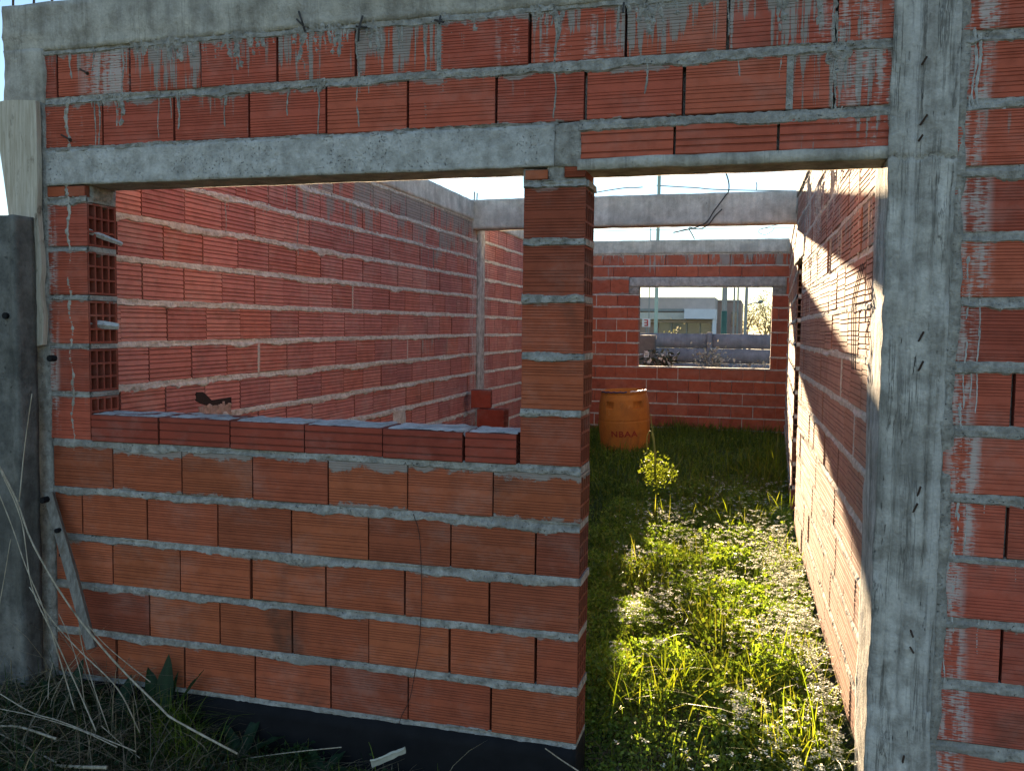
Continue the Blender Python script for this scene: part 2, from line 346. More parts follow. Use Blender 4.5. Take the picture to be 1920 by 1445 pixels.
def mortar_bed(parent, x0, x1, z0, z1, T, mat, droop=.03, proud=.005, step=.008, slope=0., seed=None, plugs=(), both=False):
    """one bed joint: rough front with tongues over the brick below, plus the core and the head-joint plugs"""
    seed = random.uniform(0, 900) if seed is None else seed
    n = max(3, int((x1-x0)/step)); xs = np.linspace(x0, x1, n); rows = 8
    def face(y_of, sgn):
        dl = np.clip(fbm(P3(xs*5.5, seed, 0), 3)+.12, 0, 1)**1.3*droop + np.clip(vn(P3(xs*30, seed, 5)), 0, 1)*droop*.22
        ul = np.clip(fbm(P3(xs*6, seed, 9), 2), 0, 1)*.010
        lo = z0-.002-dl-.0025*vn(P3(xs*90, seed, 1)); hi = z1+.001+ul+.0025*vn(P3(xs*80, seed, 2))
        V = []
        for t in range(rows):
            f = t/(rows-1); z = lo*(1-f)+hi*f
            yy = -(proud*.35+proud*(.6+1.5*fbm(P3(xs*34, z*48, seed), 3)))
            rec = np.clip(vn(P3(xs*3.1, seed, 3)), 0, 1)*.014*np.clip(1-np.abs((z-(z0+z1)/2)/((z1-z0)*.55)), 0, 1)
            yy = yy+rec+np.clip((f-.62)/.25, 0, 1)*np.clip(.006+.008*vn(P3(xs*4.3, seed, 6)), 0, 1)*(z < z1+.0005)
            if t in (0, rows-1): yy = np.full_like(xs, .003)
            V.append(np.stack([xs, y_of(yy), z+slope*xs], -1))
        V = np.concatenate(V)
        Fc = [(t*n+i, t*n+i+1, (t+1)*n+i+1, (t+1)*n+i)[::sgn] for t in range(rows-1) for i in range(n-1)]
        return V, Fc
    mb = MB(); V, Fc = face(lambda y: y, 1); mb.add(V, Fc)
    if both: V, Fc = face(lambda y: T-y, -1); mb.add(V, Fc)
    # core, wandering a little at its ends
    m2 = max(2, int((x1-x0)/.12)); cx = np.linspace(x0, x1, m2); b0 = []
    for i, x in enumerate(cx):
        e = 0.
        if i in (0, m2-1): e = random.uniform(-.002, .007)*(1 if i else -1)
        for (y, z) in ((.010, z0), (.010, z1), (T-.004, z1), (T-.004, z0)): b0.append((x+e+random.uniform(-.001, .001), y+random.uniform(-.002, .002), z+slope*x))
    cf = [(i*4+k, i*4+(k+1) % 4, (i+1)*4+(k+1) % 4, (i+1)*4+k) for i in range(m2-1) for k in range(4)]+[(3, 2, 1, 0), tuple((m2-1)*4+k for k in range(4))]
    mb.add(b0, cf)
    for (px0, px1, pz0, pz1, yy) in plugs: mb.box(px0, px1, yy, T-.02, pz0+slope*px0, pz1+slope*px0)
    o = link('mortar_bed', mesh('mortar_bed', mb.v, mb.f, mat), parent); return o
def course(parent, xs, z0, z1, T, style, mat, mmat, bed=None, ends0='', ends1='', smear=.5, drip=0., lime=None, gap=.005, droop=.03, slope=0., proud=.004, bedspan=None, filled=.12, y=0., both=False):
    """bricks between the joints xs; bed = top of the mortar bed above (z)"""
    xs = sorted(xs); plugs = []
    for i in range(len(xs)-1):
        a, b = xs[i], xs[i+1]
        if b-a < .02: continue
        g0 = 0 if i == 0 else gap/2*random.uniform(.5, 1.6); g1 = 0 if i == len(xs)-2 else gap/2*random.uniform(.5, 1.6)
        e = ('L' if (i == 0 and 'L' in ends0) else '')+('R' if (i == len(xs)-2 and 'R' in ends1) else '')
        lm = lime(.5*(a+b)) if lime else 0.
        dp = drip(.5*(a+b)) if callable(drip) else drip
        brick(parent, a+g0, b-g1, z0+slope*.5*(a+b), z1+slope*.5*(a+b), T, style, mat, e, smear, dp, lm, y)
        if i > 0:
            f = random.random() < filled
            plugs.append((a-gap*1.2, a+gap*1.2, z0, z1, -.001 if f else random.uniform(.03, .06)))
    if bed is not None:
        s0, s1 = bedspan or (xs[0], xs[-1])
        mortar_bed(parent, s0, s1, z1-.001, bed+.001, T, mmat, droop, proud, slope=slope, plugs=plugs, both=both)
def drips(parent, mat, items, name='mortar_drips', seed=1):
    """half-sunk runs of spilled mortar: items (x, ztop, length, width); wall face at y=0"""
    r = random.Random(seed); mb = MB()
    for (x, zt, ln, wd_) in items:
        n = max(6, int(ln/.009)); pts = []; rad = []
        ph = r.uniform(0, 99)
        for i in range(n):
            t = i/(n-1); xx = x+.35*wd_*math.sin(ph+t*5*ln/.15)+r.uniform(-.12, .12)*wd_
            pts.append((xx, .0015+.3*wd_*.3, zt-t*ln))
            k = (1-t)**.4*(.45+.75*r.random())+.30*(1 if t > .82 else 0)
            rad.append(max(.0018, wd_*.5*k))
        # flattened tube
        b = len(mb.v); mb.tube(pts, rad, 6)
        for j in range(b, len(mb.v)):
            p = mb.v[j]; mb.v[j] = (p[0], .001+(p[1]-.001)*.8, p[2])
    o = mb.build(name, mat, parent); o['kind'] = 'stuff'; return o
def joints(first, pitch, lo, hi, jit=.004):
    """joints at first + k*pitch within lo..hi, plus both ends"""
    k0 = math.ceil((lo-first)/pitch+.12); out = [lo]; k = k0
    while first+k*pitch < hi-.04:
        v = first+k*pitch
        if v > lo+.04: out.append(v+random.uniform(-jit, jit))
        k += 1
    return out+[hi]
T = .17
# ------------------------------------------------------------------ ground
def ground_z(x, y):
    x, y = np.broadcast_arrays(np.asarray(x, float), np.asarray(y, float))
    def ss(a, b, v): t = np.clip((v-a)/(b-a), 0, 1); return t*t*(3-2*t)
    z = -.215+.105*ss(-.15, .7, y)+.14*ss(3.5, 9.0, y)
    z = z+.13*ss(-1.2, -2.2, x)*ss(.2, -.1, y)
    near = np.exp(-((x+.5)**2+(y-3)**2)/400.)
    return z+(.022*fbm(P3(x*1.6, y*1.6, 0), 3)+.010*vn(P3(x*9, y*9, 4)))*near
def build_ground():
    def axis(c0, c1, st, far):
        a = np.arange(c0, c1+1e-6, st); ext = [c1+d for d in (.3, .8, 1.6, 3, 6, 12, 25, 60, 150, 400, far)]; ex2 = [c0-d for d in (.3, .8, 1.6, 3, 6, 12, 25, 60, 150, 400, far)][::-1]
        return np.concatenate([ex2, a, ext])
    X, Y = axis(-3.2, 2.2, .07, 1500), axis(-2.2, 16, .09, 1500)
    gx, gy = np.meshgrid(X, Y, indexing='ij'); V = np.stack([gx, gy, ground_z(gx, gy)], -1).reshape(-1, 3); ny_ = len(Y)
    i, j = np.meshgrid(np.arange(len(X)-1), np.arange(ny_-1), indexing='ij'); i, j = i.ravel(), j.ravel()
    Fc = np.stack([i*ny_+j, (i+1)*ny_+j, (i+1)*ny_+j+1, i*ny_+j+1], -1)
    k = NT('soil'); pos = k.n('ShaderNodeNewGeometry').outputs['Position']
    a = k.noise(pos, sc=5, detail=7, rough=.65); c = k.mix(k.step(a, .35, .65), (.055, .042, .028), (.10, .085, .055))
    g = k.step(k.noise(pos, sc=1.3, detail=5), .30, .5); c = k.mix(k.math('MULTIPLY', g, .85), c, (.045, .065, .02))
    m = k.pbsdf(c, .95, k.bump(a, .8, .03), .1)
    tag(link('ground', fmesh('ground', V, Fc, m, smooth=True)), kind='structure')
build_ground()
# ------------------------------------------------------------------ front wall
PITCH = .3275
fw_ = empty('brick_wall', (0, 0, 0)); tag(fw_, 'red hollow brick front wall with window opening and doorway under concrete ring beam', 'wall')
offs = [-.318, -.155, -.334, -.158, -.324]
# bitumen painted footing
cbox('footing', -2.30, .0, -.012, T+.01, -.42, -.016, M_BLACK, fw_, .05, .005)
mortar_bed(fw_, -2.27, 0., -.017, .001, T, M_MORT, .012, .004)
for c in range(5):
    z0 = .2*c; xs = joints(offs[c], -PITCH if False else PITCH, -2.255, 0., .003)
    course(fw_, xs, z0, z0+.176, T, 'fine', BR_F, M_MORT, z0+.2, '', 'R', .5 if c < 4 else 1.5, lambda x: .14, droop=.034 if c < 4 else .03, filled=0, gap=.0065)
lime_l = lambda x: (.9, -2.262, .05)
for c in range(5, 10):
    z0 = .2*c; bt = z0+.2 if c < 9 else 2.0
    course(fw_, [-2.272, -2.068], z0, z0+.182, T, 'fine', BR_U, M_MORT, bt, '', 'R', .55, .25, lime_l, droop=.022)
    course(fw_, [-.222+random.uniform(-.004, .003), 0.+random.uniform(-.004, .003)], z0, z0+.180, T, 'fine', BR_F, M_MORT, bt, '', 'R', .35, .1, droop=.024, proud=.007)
# broken brick ends and packing under the lintels
brick(fw_, -2.272, -2.175, 2.002, 2.046, T, 'plain', BR_F, '', .9, .4, .4); brick(fw_, -2.165, -2.075, 2.002, 2.046, T, 'plain', BR_F, '', .9, .5, .4)
brick(fw_, -.215, -.135, 2.004, 2.040, T, 'plain', BR_F, '', .7, .3); brick(fw_, -.075, -.004, 2.012, 2.05, T, 'fine', BR_F, 'R', .7, .3)
cbox('mortar_packing', -.138, -.072, .004, T-.01, 1.995, 2.06, M_MORT, fw_, .02, .008, 22)
cbox('mortar_packing', -.225, -.005, .012, T-.012, 1.99, 2.045, M_MORT, fw_, .02, .006, 25)
cbox('mortar_packing', -2.268, -2.066, .03, T-.002, 1.99, 2.05, M_MORT, fw_, .02, .006, 20)
# sill bricks laid flat in the window opening
sx = [-2.058, -1.731, -1.404, -1.079, -.754, -.431, -.229]
for a, b in zip(sx[:-1], sx[1:]):
    o = brick(fw_, a+.003, b-(.006 if b > -.5 else .003), 1.0, 1.108, T+.012, 'flat', BR_S, 'R' if b > -.25 else '', .25, .12, y=-.008+random.uniform(-.004, .003), name='sill_brick')
def sill_top():
    n, m = 150, 14; xs = np.linspace(-2.06, -.232, n); ys = np.linspace(.0, T+.004, m)
    gx, gy = np.meshgrid(xs, ys, indexing='ij'); q = P3(gx*24, gy*24, 0)
    z = 1.106+.0065+.007*fbm(q, 3); edge = (gy < .012); z = np.where(edge, 1.1085+.003*vn(q*2), z)
    for xb in sx[1:-1]: z = np.where(np.abs(gx-xb-.25*(gy)*0) < .008, 1.085, z)
    V = np.stack([gx, gy, z], -1).reshape(-1, 3); i, j = np.meshgrid(np.arange(n-1), np.arange(m-1), indexing='ij'); i, j = i.ravel(), j.ravel()
    link('sill_mortar', fmesh('sill_mortar', V, np.stack([i*m+j, (i+1)*m+j, (i+1)*m+j+1, i*m+j+1], -1), M_CONC_W), fw_)
sill_top()
# window lintel, cast in place, pale and honeycombed
def lint_front(V):
    d = .004*fbm(V*40, 2)
    for xl in (-1.60, -.965, -.30): d = d+.006*np.exp(-((V[:, 0]-xl-.01*vn(V*20))/.004)**2)
    return d
cbox('window_lintel', -2.285, -.112, -.006, T, 2.050, 2.192, M_CONC_W, fw_, .012, .003, 14, lint_front)
cbox('mortar_packing', -.114, -.022, -.002, T-.004, 2.05, 2.195, M_MORT, fw_, .014, .007, 20)
# door lintel with a row of slim bricks on it
cbox('door_lintel', -.03, .975, -.004, T, 2.034, 2.072, M_CONC, fw_, .02, .004, 14)
course(fw_, [-.026, .300, .632, .972], 2.073, 2.172, T, 'flat', BR_U, M_MORT, 2.198, '', '', 1.0, lambda x: .2+.5*(x > .6), lambda x: (.7, .93, .1), droop=.02, gap=.008, filled=0)
# two courses above the openings
mortar_bed(fw_, -2.28, -.1, 2.190, 2.203, T, M_MORT, .010, .005)
ja = [-2.285, -1.984, -1.649, -1.316, -.987, -.660, -.329, -.006, .327, .662, .80, .972]
jb = [-2.200, -1.851, -1.523, -1.191, -.868, -.538, -.204, .127, .463, .795, .972]
jb.insert(0, -2.30)
course(fw_, ja, 2.202, 2.378, T, 'fine', BR_U, M_MORT, 2.404, '', '', .9, lambda x: .30+.30*(x < -1.3)+.5*(x > .62), lambda x: (.9, .96, .17) if x > .5 else (.5, -2.2, .15), droop=.03, gap=.009, filled=.06)
course(fw_, jb, 2.403, 2.580, T, 'fine', BR_U, M_MORT, 2.597, '', '', 1.0, lambda x: .78, lambda x: (1., -1.95, .16) if x < -1.8 else ((.6, -.1, .3) if x < .3 else (.8, .9, .2)), droop=.02, gap=.010, filled=.08)
# left end of the wall under the beam, smothered in cement
def patch(V): return -.012*np.clip(fbm(V*7, 3)+.3, 0, 1)
cbox('cement_patch', -2.462, -2.262, -.008, T+.02, 2.385, 2.605, M_CONC, fw_, .014, .012, 8, patch)
cbox('cement_fill', -2.39, -2.262, -.01, T, -.25, 2.39, M_MORT, fw_, .02, .011, 13, lambda V: -.015*np.clip(fbm(V*6, 3), 0, 1)-.05*np.clip(.8-V[:, 2], 0, 1)*.3)
def ringf(V):
    d = .004*fbm(V*np.array([3, 3, 30.]), 3)
    d = d+.006*(V[:, 2] < 2.655)*1.0
    return d
cbox('ring_beam', -2.462, 2.6, -.010, T+.02, 2.595, 2.785, M_CONC, fw_, .022, .006, 9, ringf)
# runs of spilled mortar
it = []
rd = random.Random(3)
for x in np.arange(-2.15, .95, .022):
    dens = .35+.4*fbm(np.array([[x*3.1, 0, 5]]))[0]+.25*(abs(x+1.55) < .25)+.25*(abs(x+1.05) < .2)+.2*(abs(x-.25) < .15)
    if rd.random() < dens: it.append((x+rd.uniform(-.01, .01), 2.597, abs(rd.gauss(.045, .055))+.015, rd.uniform(.006, .018)))
    if rd.random() < dens*.28: it.append((x+rd.uniform(-.01, .01), 2.395, abs(rd.gauss(.03, .04))+.01, rd.uniform(.005, .012)))
for x, z, l in ((-1.02, 2.59, .50), (-.86, 2.58, .36), (-.595, 2.58, .35), (-.115, 2.585, .37), (.20, 2.40, .12), (-1.42, 2.40, .15), (-1.72, 2.40, .18), (-.53, 2.40, .10), (-1.63, 2.39, .14), (-2.02, 2.39, .28), (-2.0, 2.40, .2), (.79, 2.6, .42), (.80, 2.5, .35), (.82, 2.45, .3), (.86, 2.55, .25)):
    it.append((x, z, l, rd.uniform(.007, .014)))
def curtain(it, u0, u1, z, lmax, dens=1., wmax=.022):
    xa, xb = atY(u0, 120, 0)[0], atY(u1, 120, 0)[0]; x = xa
    while x < xb:
        e = .35+.65*math.sin(math.pi*(x-xa)/(xb-xa)); it.append((x, z+.004, lmax*e*rd.random()**1.3+.02, rd.uniform(.010, wmax*1.5))); x += rd.uniform(.004, .018)/dens
for u0, u1, z, lm in ((245, 300, 2.597, .05), (300, 380, 2.597, .10), (385, 505, 2.597, .13), (555, 600, 2.597, .19), (600, 662, 2.597, .13), (690, 715, 2.597, .10), (835, 905, 2.597, .09), (1000, 1062, 2.597, .12), (1175, 1270, 2.595, .13), (1450, 1570, 2.595, .16), (196, 245, 2.40, .12), (415, 425, 2.40, .12), (1560, 1600, 2.40, .15), (590, 605, 2.40, .07), (1290, 1330, 2.595, .06)): curtain(it, u0, u1, z, lm)
drips(fw_, M_MORT, it, seed=5)
drips(fw_, M_CONC, [(-2.155, 2.40, .35, .024), (-2.16, 2.05, .45, .020), (-2.157, 1.62, .42, .020), (-2.155, 1.25, .30, .018)], 'lime_run', 9)
# nails, hole
for u, v, u2, v2 in ((115, 253, 132, 263), (150, 130, 164, 138)):
    a, b = atY(u, v, -.001), atY(u2, v2, -.03)
    m = MB(); m.tube([a, b], .0035, 6); d = (b-a)/np.linalg.norm(b-a); m.tube([b-d*.003, b], .0075, 8); m.build('nail', M_IRON, fw_)
# tie wires left in the beam
for k, pts in enumerate([[(560, 22), (566, 40), (572, 60)], [(572, 52), (556, 36)], [(680, 30), (673, 55), (672, 78)], [(668, 50), (688, 52)], [(826, 30), (824, 45)], [(815, 38), (832, 42)], [(1170, 5), (1168, 24)]]):
    m = MB(); m.tube([atY(u, v, -.016-.01*math.sin(i*2)) for i, (u, v) in enumerate(pts)], .004, 5); m.build('tie_wire', M_WIRE, fw_)
for u, v in ((24, 16), (63, 12), (97, 8)):
    p = atY(u, v, .07); m = MB(); m.tube([(p[0], .07, 2.77), (p[0]+.006, .07, 2.93)], .005, 6); m.build('rebar_stub', M_IRON, fw_)
# ------------------------------------------------------------------ right-hand front wall and column
cw = empty('concrete_column', (1.06, .1, -.2)); tag(cw, 'tall board-marked grey concrete column at the right side of the doorway', 'column')
def boards(V):
    x = V[:, 0]+1.06; q = np.floor((x-.965)/.046+.25*vn(P3(V[:, 2]*.8, 0, 2))); st = .007*_h(q, q*0+3, q*0)
    gr = .016*np.exp(-((((x-.965)/.046+.25*vn(P3(V[:, 2]*.8, 0, 2)))-np.round((x-.965)/.046+.25*vn(P3(V[:, 2]*.8, 0, 2))))/.09)**2)*(fbm(P3(x*0, x*0, V[:, 2]*3), 2) > -.35)
    ln = .006*fbm(np.stack([x*120, x*0, V[:, 2]*4], -1), 2); lump = -.016*np.clip(fbm(P3(V[:, 0]*14, 1, V[:, 2]*5), 3)-.15, 0, 1)
    crk = .012*np.exp(-((V[:, 2]-(2.035+.2)-.006*vn(P3(x*60, 0, 0)))/.004)**2)
    return st+gr+ln+lump+crk
o = cbox('column_shaft', .966-1.06, 1.158-1.06, -.012-.1, .30-.1, -.3+.2, 2.59+.2, M_CONC_C, cw, .009, .006, 9, boards)
cbox('cement_spill', 1.148-1.06, 1.185-1.06, -.006-.1, .05-.1, -.1+.2, 2.58+.2, M_MORT, cw, .016, .014, 11)
for u, v, du, dv in ((1722, 265, 8, -12), (1728, 122, 10, -16), (1725, 235, 14, -20), (1722, 640, 10, -18), (1722, 695, 9, -18), (1720, 930, 6, -18), (1707, 1180, 5, 14), (1705, 1210, 8, 14), (1692, 1430, 3, -14), (1712, 960, 8, -16)):
    a, b = atY(u, v, -.012), atY(u+du, v+dv, -.028); m = MB(); m.tube([a-np.array([1.06, .1, -.2]), b-np.array([1.06, .1, -.2])], .0035, 5); m.build('nail', M_IRON, cw)
rw = empty('brick_wall', (1.16, 0, 0)); tag(rw, 'narrow stretch of red brick wall right of the concrete column at the picture edge', 'wall')
zr = [(-.02, .150), (.182, .354), (.388, .568), (.585, .767), (.789, .957), (.986, 1.166), (1.2, 1.368), (1.399, 1.575), (1.601, 1.776), (1.80, 1.968), (2.002, 2.174), (2.203, 2.379), (2.41, 2.585)]
cbox('footing', 0, 1.44, -.01, T, -.42, -.022, M_BLACK, rw, .06, .005)
for i, (a, b) in enumerate(zr):
    nx = zr[i+1][0] if i+1 < len(zr) else 2.597
    f = .192 if i in (2, 4, 6) else .192-.16
    xs = [0]+[f+PITCH*k for k in range(0 if f > .1 else 1, 5) if f+PITCH*k < 1.4]+[1.44]
    cx = .045+.02*math.sin(i*1.7); lm = lambda x, cx=cx: (.95, cx, .062) if x < .4 else 0.
    course(rw, xs, a, b, T, 'fine', BR_U, M_MORT, nx, '', '', .5, lambda x: .15+.35*(i > 9), lm, droop=.03, gap=.010, filled=.06)
it = []
for i in range(26):
    x = abs(rd.gauss(.03, .025)); it.append((x, rd.uniform(.3, 2.6), rd.uniform(.08, .4), rd.uniform(.005, .014)))
for i in range(14): it.append((rd.uniform(.05, .4), rd.choice([b+.02 for a, b in zr]), abs(rd.gauss(.03, .04))+.02, rd.uniform(.004, .009)))
drips(rw, M_CONC_W, it, 'lime_run', 4)
# ------------------------------------------------------------------ left side wall (inside face towards +X)
def side_wall(name, loc, rz, L, label, style, mat, mmat, ncourse=13, first=.3, slope=0., dripf=None, limef=None, holes=(), gap=.0085, dz=0., droop=.022, ends0='', ends1='', door=None, smear=.5, ring=True, proud=.006):
    w = empty(name, loc, rz); tag(w, label, 'wall')
    for c in range(ncourse):
        z0 = .2*c+dz; z1 = z0+.173
        bed = z0+.2
        if c == ncourse-1: bed = max(z1+.004, 2.596)
        f = first+(PITCH*.5 if c % 2 else 0)+random.uniform(-.04, .04)
        sl = slope if z1 < 2.2 else slope*.3
        course(w, joints(f, PITCH, 0, L, .006), z0, z1, T, style, mat, mmat, bed, ends0, ends1, smear, (dripf(c) if dripf else .1), limef, gap*random.uniform(.7, 1.3), droop, sl, proud, filled=.02)
    if ring: cbox('ring_beam', -.02, L+.02, -.012, T+.01, 2.597, 2.79, M_CONC_GLARE, w, .035, .005, 8)
    return w
dripL = lambda c: (lambda x: (.05, .05, .05, .05, .08, .05, .25, .10, .10, .15, .38, .7, 1.)[c]*(.4 if x < 1.8 else 1.)+.22*(x > 3.6))
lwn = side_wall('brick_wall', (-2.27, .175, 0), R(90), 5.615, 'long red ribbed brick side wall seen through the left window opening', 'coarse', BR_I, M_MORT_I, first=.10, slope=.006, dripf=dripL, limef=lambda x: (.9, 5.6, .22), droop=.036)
it = []
for i in range(170):
    x = rd.uniform(1.0, 5.6); it.append((x, rd.choice([2.597, 2.597, 2.597, 2.4, 2.2]), abs(rd.gauss(.05, .1))+.02, rd.uniform(.006, .016)))
drips(lwn, M_MORT, it, seed=12)
lcol = empty('concrete_column', (-2.35, 5.92, -.1)); tag(lcol, 'slim grey concrete column in the left side wall under the cross beam', 'column')
cbox('column_shaft', -.09, .088, -.125, .13, -.1, 2.9, M_CONC_C, lcol, .03, .006, 9)
for y in (-.06, .03): m = MB(); m.tube([(.02, y, 2.88), (.025, y, 3.02)], .006, 6); m.build('rebar_stub', M_IRON, lcol)
lwf = side_wall('brick_wall', (-2.27, 6.05, 0), R(90), 3.75, 'far end of the red side wall beyond the slim concrete column', 'coarse', BR_I, M_MORT_I, first=.22, slope=.0, dz=.03, dripf=lambda c: .15+.25*(c > 9), limef=lambda x: (.8, .0, .2))
# broken brick on the left wall: hole's shade as a dark plate, crumbled mortar
p = atX(400, 732, -2.27); lx = p[1]-.175
hm = NT('painted_hole_shade').pbsdf((.03, .018, .014), .9)  # dark colour stands in for the shade inside the hole
def hole(parent, outline, y0, mat, name):  # solid plate on the wall face, no real opening
    n = len(outline); V = [(x, -.0035, z) for x, z in outline]+[(x, .02, z) for x, z in outline]
    Fc = [tuple(range(n)), tuple(range(2*n-1, n-1, -1))]+[(i, n+i, n+(i+1) % n, (i+1) % n) for i in range(n)]
    return link(name, mesh(name, V, Fc, mat), parent)
def pxL(lst, X=-2.27): return [(lambda q: (q[1]-.175, q[2]))(atX(u, v, X)) for u, v in lst]
hole(lwn, pxL([(367, 735), (380, 735), (388, 742), (396, 750), (415, 747), (433, 744), (433, 762), (412, 764), (395, 762), (380, 758), (367, 752)]), 0, hm, 'hole_shade_plate')
cbox('mortar_lump', lx-.13, lx+.15, -.006, .01, p[2]-.14, p[2]-.075, plain('brick_rubble', (.40, .27, .21), .9, .4, 40), lwn, .008, .018, 34)
cbox('mortar_lump', *[q for q in (pxL([(748, 760)])[0][0]-.12, pxL([(748, 760)])[0][0]+.12)], -.010, .01, pxL([(800, 768)])[0][1]-.09, pxL([(800, 768)])[0][1]+.06, M_MORT_I, lwn, .015, .014, 24)
# ------------------------------------------------------------------ right side wall with doorway
ang = math.atan2(.968-.893, 3.55)                      # the wall leans in towards the far end
rn_len = 3.55/math.cos(ang)
rwn = side_wall('brick_wall', (.893, 3.85, 0), R(-90)+ang, rn_len, 'sunlit red brick wall running back from the doorway column', 'band', BR_R, M_MORT_I, first=.12, dripf=lambda c: (lambda x: .08+.80*(c > 10)+.6*(c in (9, 10))+.25*(c in (7, 8))), limef=lambda x: (.5, 3.5, .2), droop=.02, ends0='L', smear=.3, proud=.0022)
it = []
for i in range(190):
    x = rd.uniform(.1, 3.5); it.append((x, rd.choice([2.597, 2.5, 2.4, 2.35, 2.2, 2.3, 1.98]), abs(rd.gauss(.10, .15))+.03, rd.uniform(.006, .017)))
drips(rwn, M_MORT_I, it, seed=22)
cbox('door_lintel', -.95, 0.10, -.004, T, 2.05, 2.19, M_CONC, rwn, .03, .004, 9)
for c in (11, 12):
    course(rwn, [-.80, -.50, -.18, 0], .2*c, .2*c+.18, T, 'band', BR_R, M_MORT_I, .2*c+.2, '', '', .8, .7)
cbox('ring_beam', -.82, -.02, -.012, T+.01, 2.597, 2.79, M_CONC, rwn, .035, .005, 8)
for a in range(3):
    x = 3.25+.05*a; m = MB(); m.tube(curve_pts([(x, -.002, 1.75), (x+.03, -.03, 1.62), (x-.06, -.02, 1.5+.05*a), (x+.08, -.03, 1.35)], 12), .0018, 4); m.build('tie_wire', M_WIRE, rwn)
ang2 = math.atan2(.892-.988, 5.13)
L2 = 5.13/math.cos(ang2)
rwf = side_wall('brick_wall', (.988, 9.79, 0), R(-90)+ang2, L2, 'far brick wall stretch beyond the side doorway on the right', 'band', BR_R, M_MORT_I, first=.2, dripf=lambda c: .1+.5*(c > 10), ends1='R', smear=.4)
# ------------------------------------------------------------------ cross beam
mb_ = empty('concrete_beam', (-.7, 5.75, 2.51)); tag(mb_, 'grey concrete cross beam spanning the roofless room halfway back', 'beam')
cbox('beam_body', -1.60, 1.70, -.10, .10, 0, .295, M_CONC_GLARE, mb_, .03, .006, 8, lambda V: .004*fbm(V*np.array([4, 4, 25.]), 2))
def wire(name, pix, Y, r_, parent=None, off=(0, 0, 0), n=18, wob=.0):
    pts = [atY(u, v, Y)-np.array(off) for u, v in pix]; m = MB(); c = curve_pts(pts, n)
    c[:, 1] += wob*np.sin(np.linspace(0, 7, len(c))); m.tube(c, r_, 5); return m.build(name, M_WIRE, parent, True)
OFF = (-.7, 5.75, 2.51)
wire('tie_wire', [(1358, 315), (1366, 340), (1366, 358), (1360, 368), (1340, 395), (1318, 422), (1262, 436)], 5.63, .0065, mb_, OFF, wob=.02)
wire('tie_wire', [(1354, 392), (1340, 405), (1328, 421), (1310, 430), (1292, 427), (1298, 440), (1302, 448)], 5.62, .0055, mb_, OFF, wob=.02)
wire('tie_wire', [(1418, 358), (1419, 348), (1418, 342)], 5.7, .004, mb_, OFF)
wire('tie_wire', [(1458, 421), (1422, 432), (1432, 440), (1444, 436), (1452, 428)], 5.66, .003, mb_, OFF)
# ------------------------------------------------------------------ back wall with window
BY = 9.80; BP = .302; BC = .1745
bw = empty('brick_wall', (0, BY, 0)); tag(bw, 'red brick back wall with a wide window opening and concrete lintel', 'wall')
wx0, wx1 = -1.09, .768
for n in range(-6, 7):
    z0 = .967+BC*(n-1)+.0; z1 = z0+BC-.016; bed = z0+BC
    f = -.2+(BP*.5 if n % 2 else 0)
    sm = dict(smear=.45, drip=.05+.25*(n > 4), droop=.012, gap=.005, proud=.003, filled=.3)
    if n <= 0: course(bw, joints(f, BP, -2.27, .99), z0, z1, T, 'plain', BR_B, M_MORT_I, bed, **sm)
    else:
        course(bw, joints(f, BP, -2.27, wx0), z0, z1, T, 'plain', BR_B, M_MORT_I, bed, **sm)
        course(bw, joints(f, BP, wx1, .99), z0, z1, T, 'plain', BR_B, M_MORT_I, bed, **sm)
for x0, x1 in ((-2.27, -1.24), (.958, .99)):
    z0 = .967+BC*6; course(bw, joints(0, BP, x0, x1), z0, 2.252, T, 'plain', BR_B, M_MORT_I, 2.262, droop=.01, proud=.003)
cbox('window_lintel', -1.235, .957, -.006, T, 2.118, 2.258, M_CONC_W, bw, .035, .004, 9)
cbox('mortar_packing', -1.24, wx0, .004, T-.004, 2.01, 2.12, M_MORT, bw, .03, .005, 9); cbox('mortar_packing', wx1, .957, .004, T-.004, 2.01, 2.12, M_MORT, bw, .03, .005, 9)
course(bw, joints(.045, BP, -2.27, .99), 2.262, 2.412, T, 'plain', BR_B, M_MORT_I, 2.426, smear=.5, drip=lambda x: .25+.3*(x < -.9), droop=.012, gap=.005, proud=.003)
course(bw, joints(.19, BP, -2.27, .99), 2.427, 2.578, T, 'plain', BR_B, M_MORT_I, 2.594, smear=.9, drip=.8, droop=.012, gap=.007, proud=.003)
cbox('ring_beam', -2.44, 1.15, -.012, T+.02, 2.592, 2.785, M_CONC_GLARE, bw, .035, .005, 8, lambda V: .004*fbm(V*np.array([2, 2, 25.]), 2))
cbox('sill_mortar', wx0, wx1, -.004, T, .953, .9695, M_CONC_W, bw, .03, .003, 14)
it = [(rd.uniform(-2.2, .9), 2.595, abs(rd.gauss(.06, .06))+.02, rd.uniform(.008, .02)) for _ in range(110)]
drips(bw, M_MORT, it, seed=31)

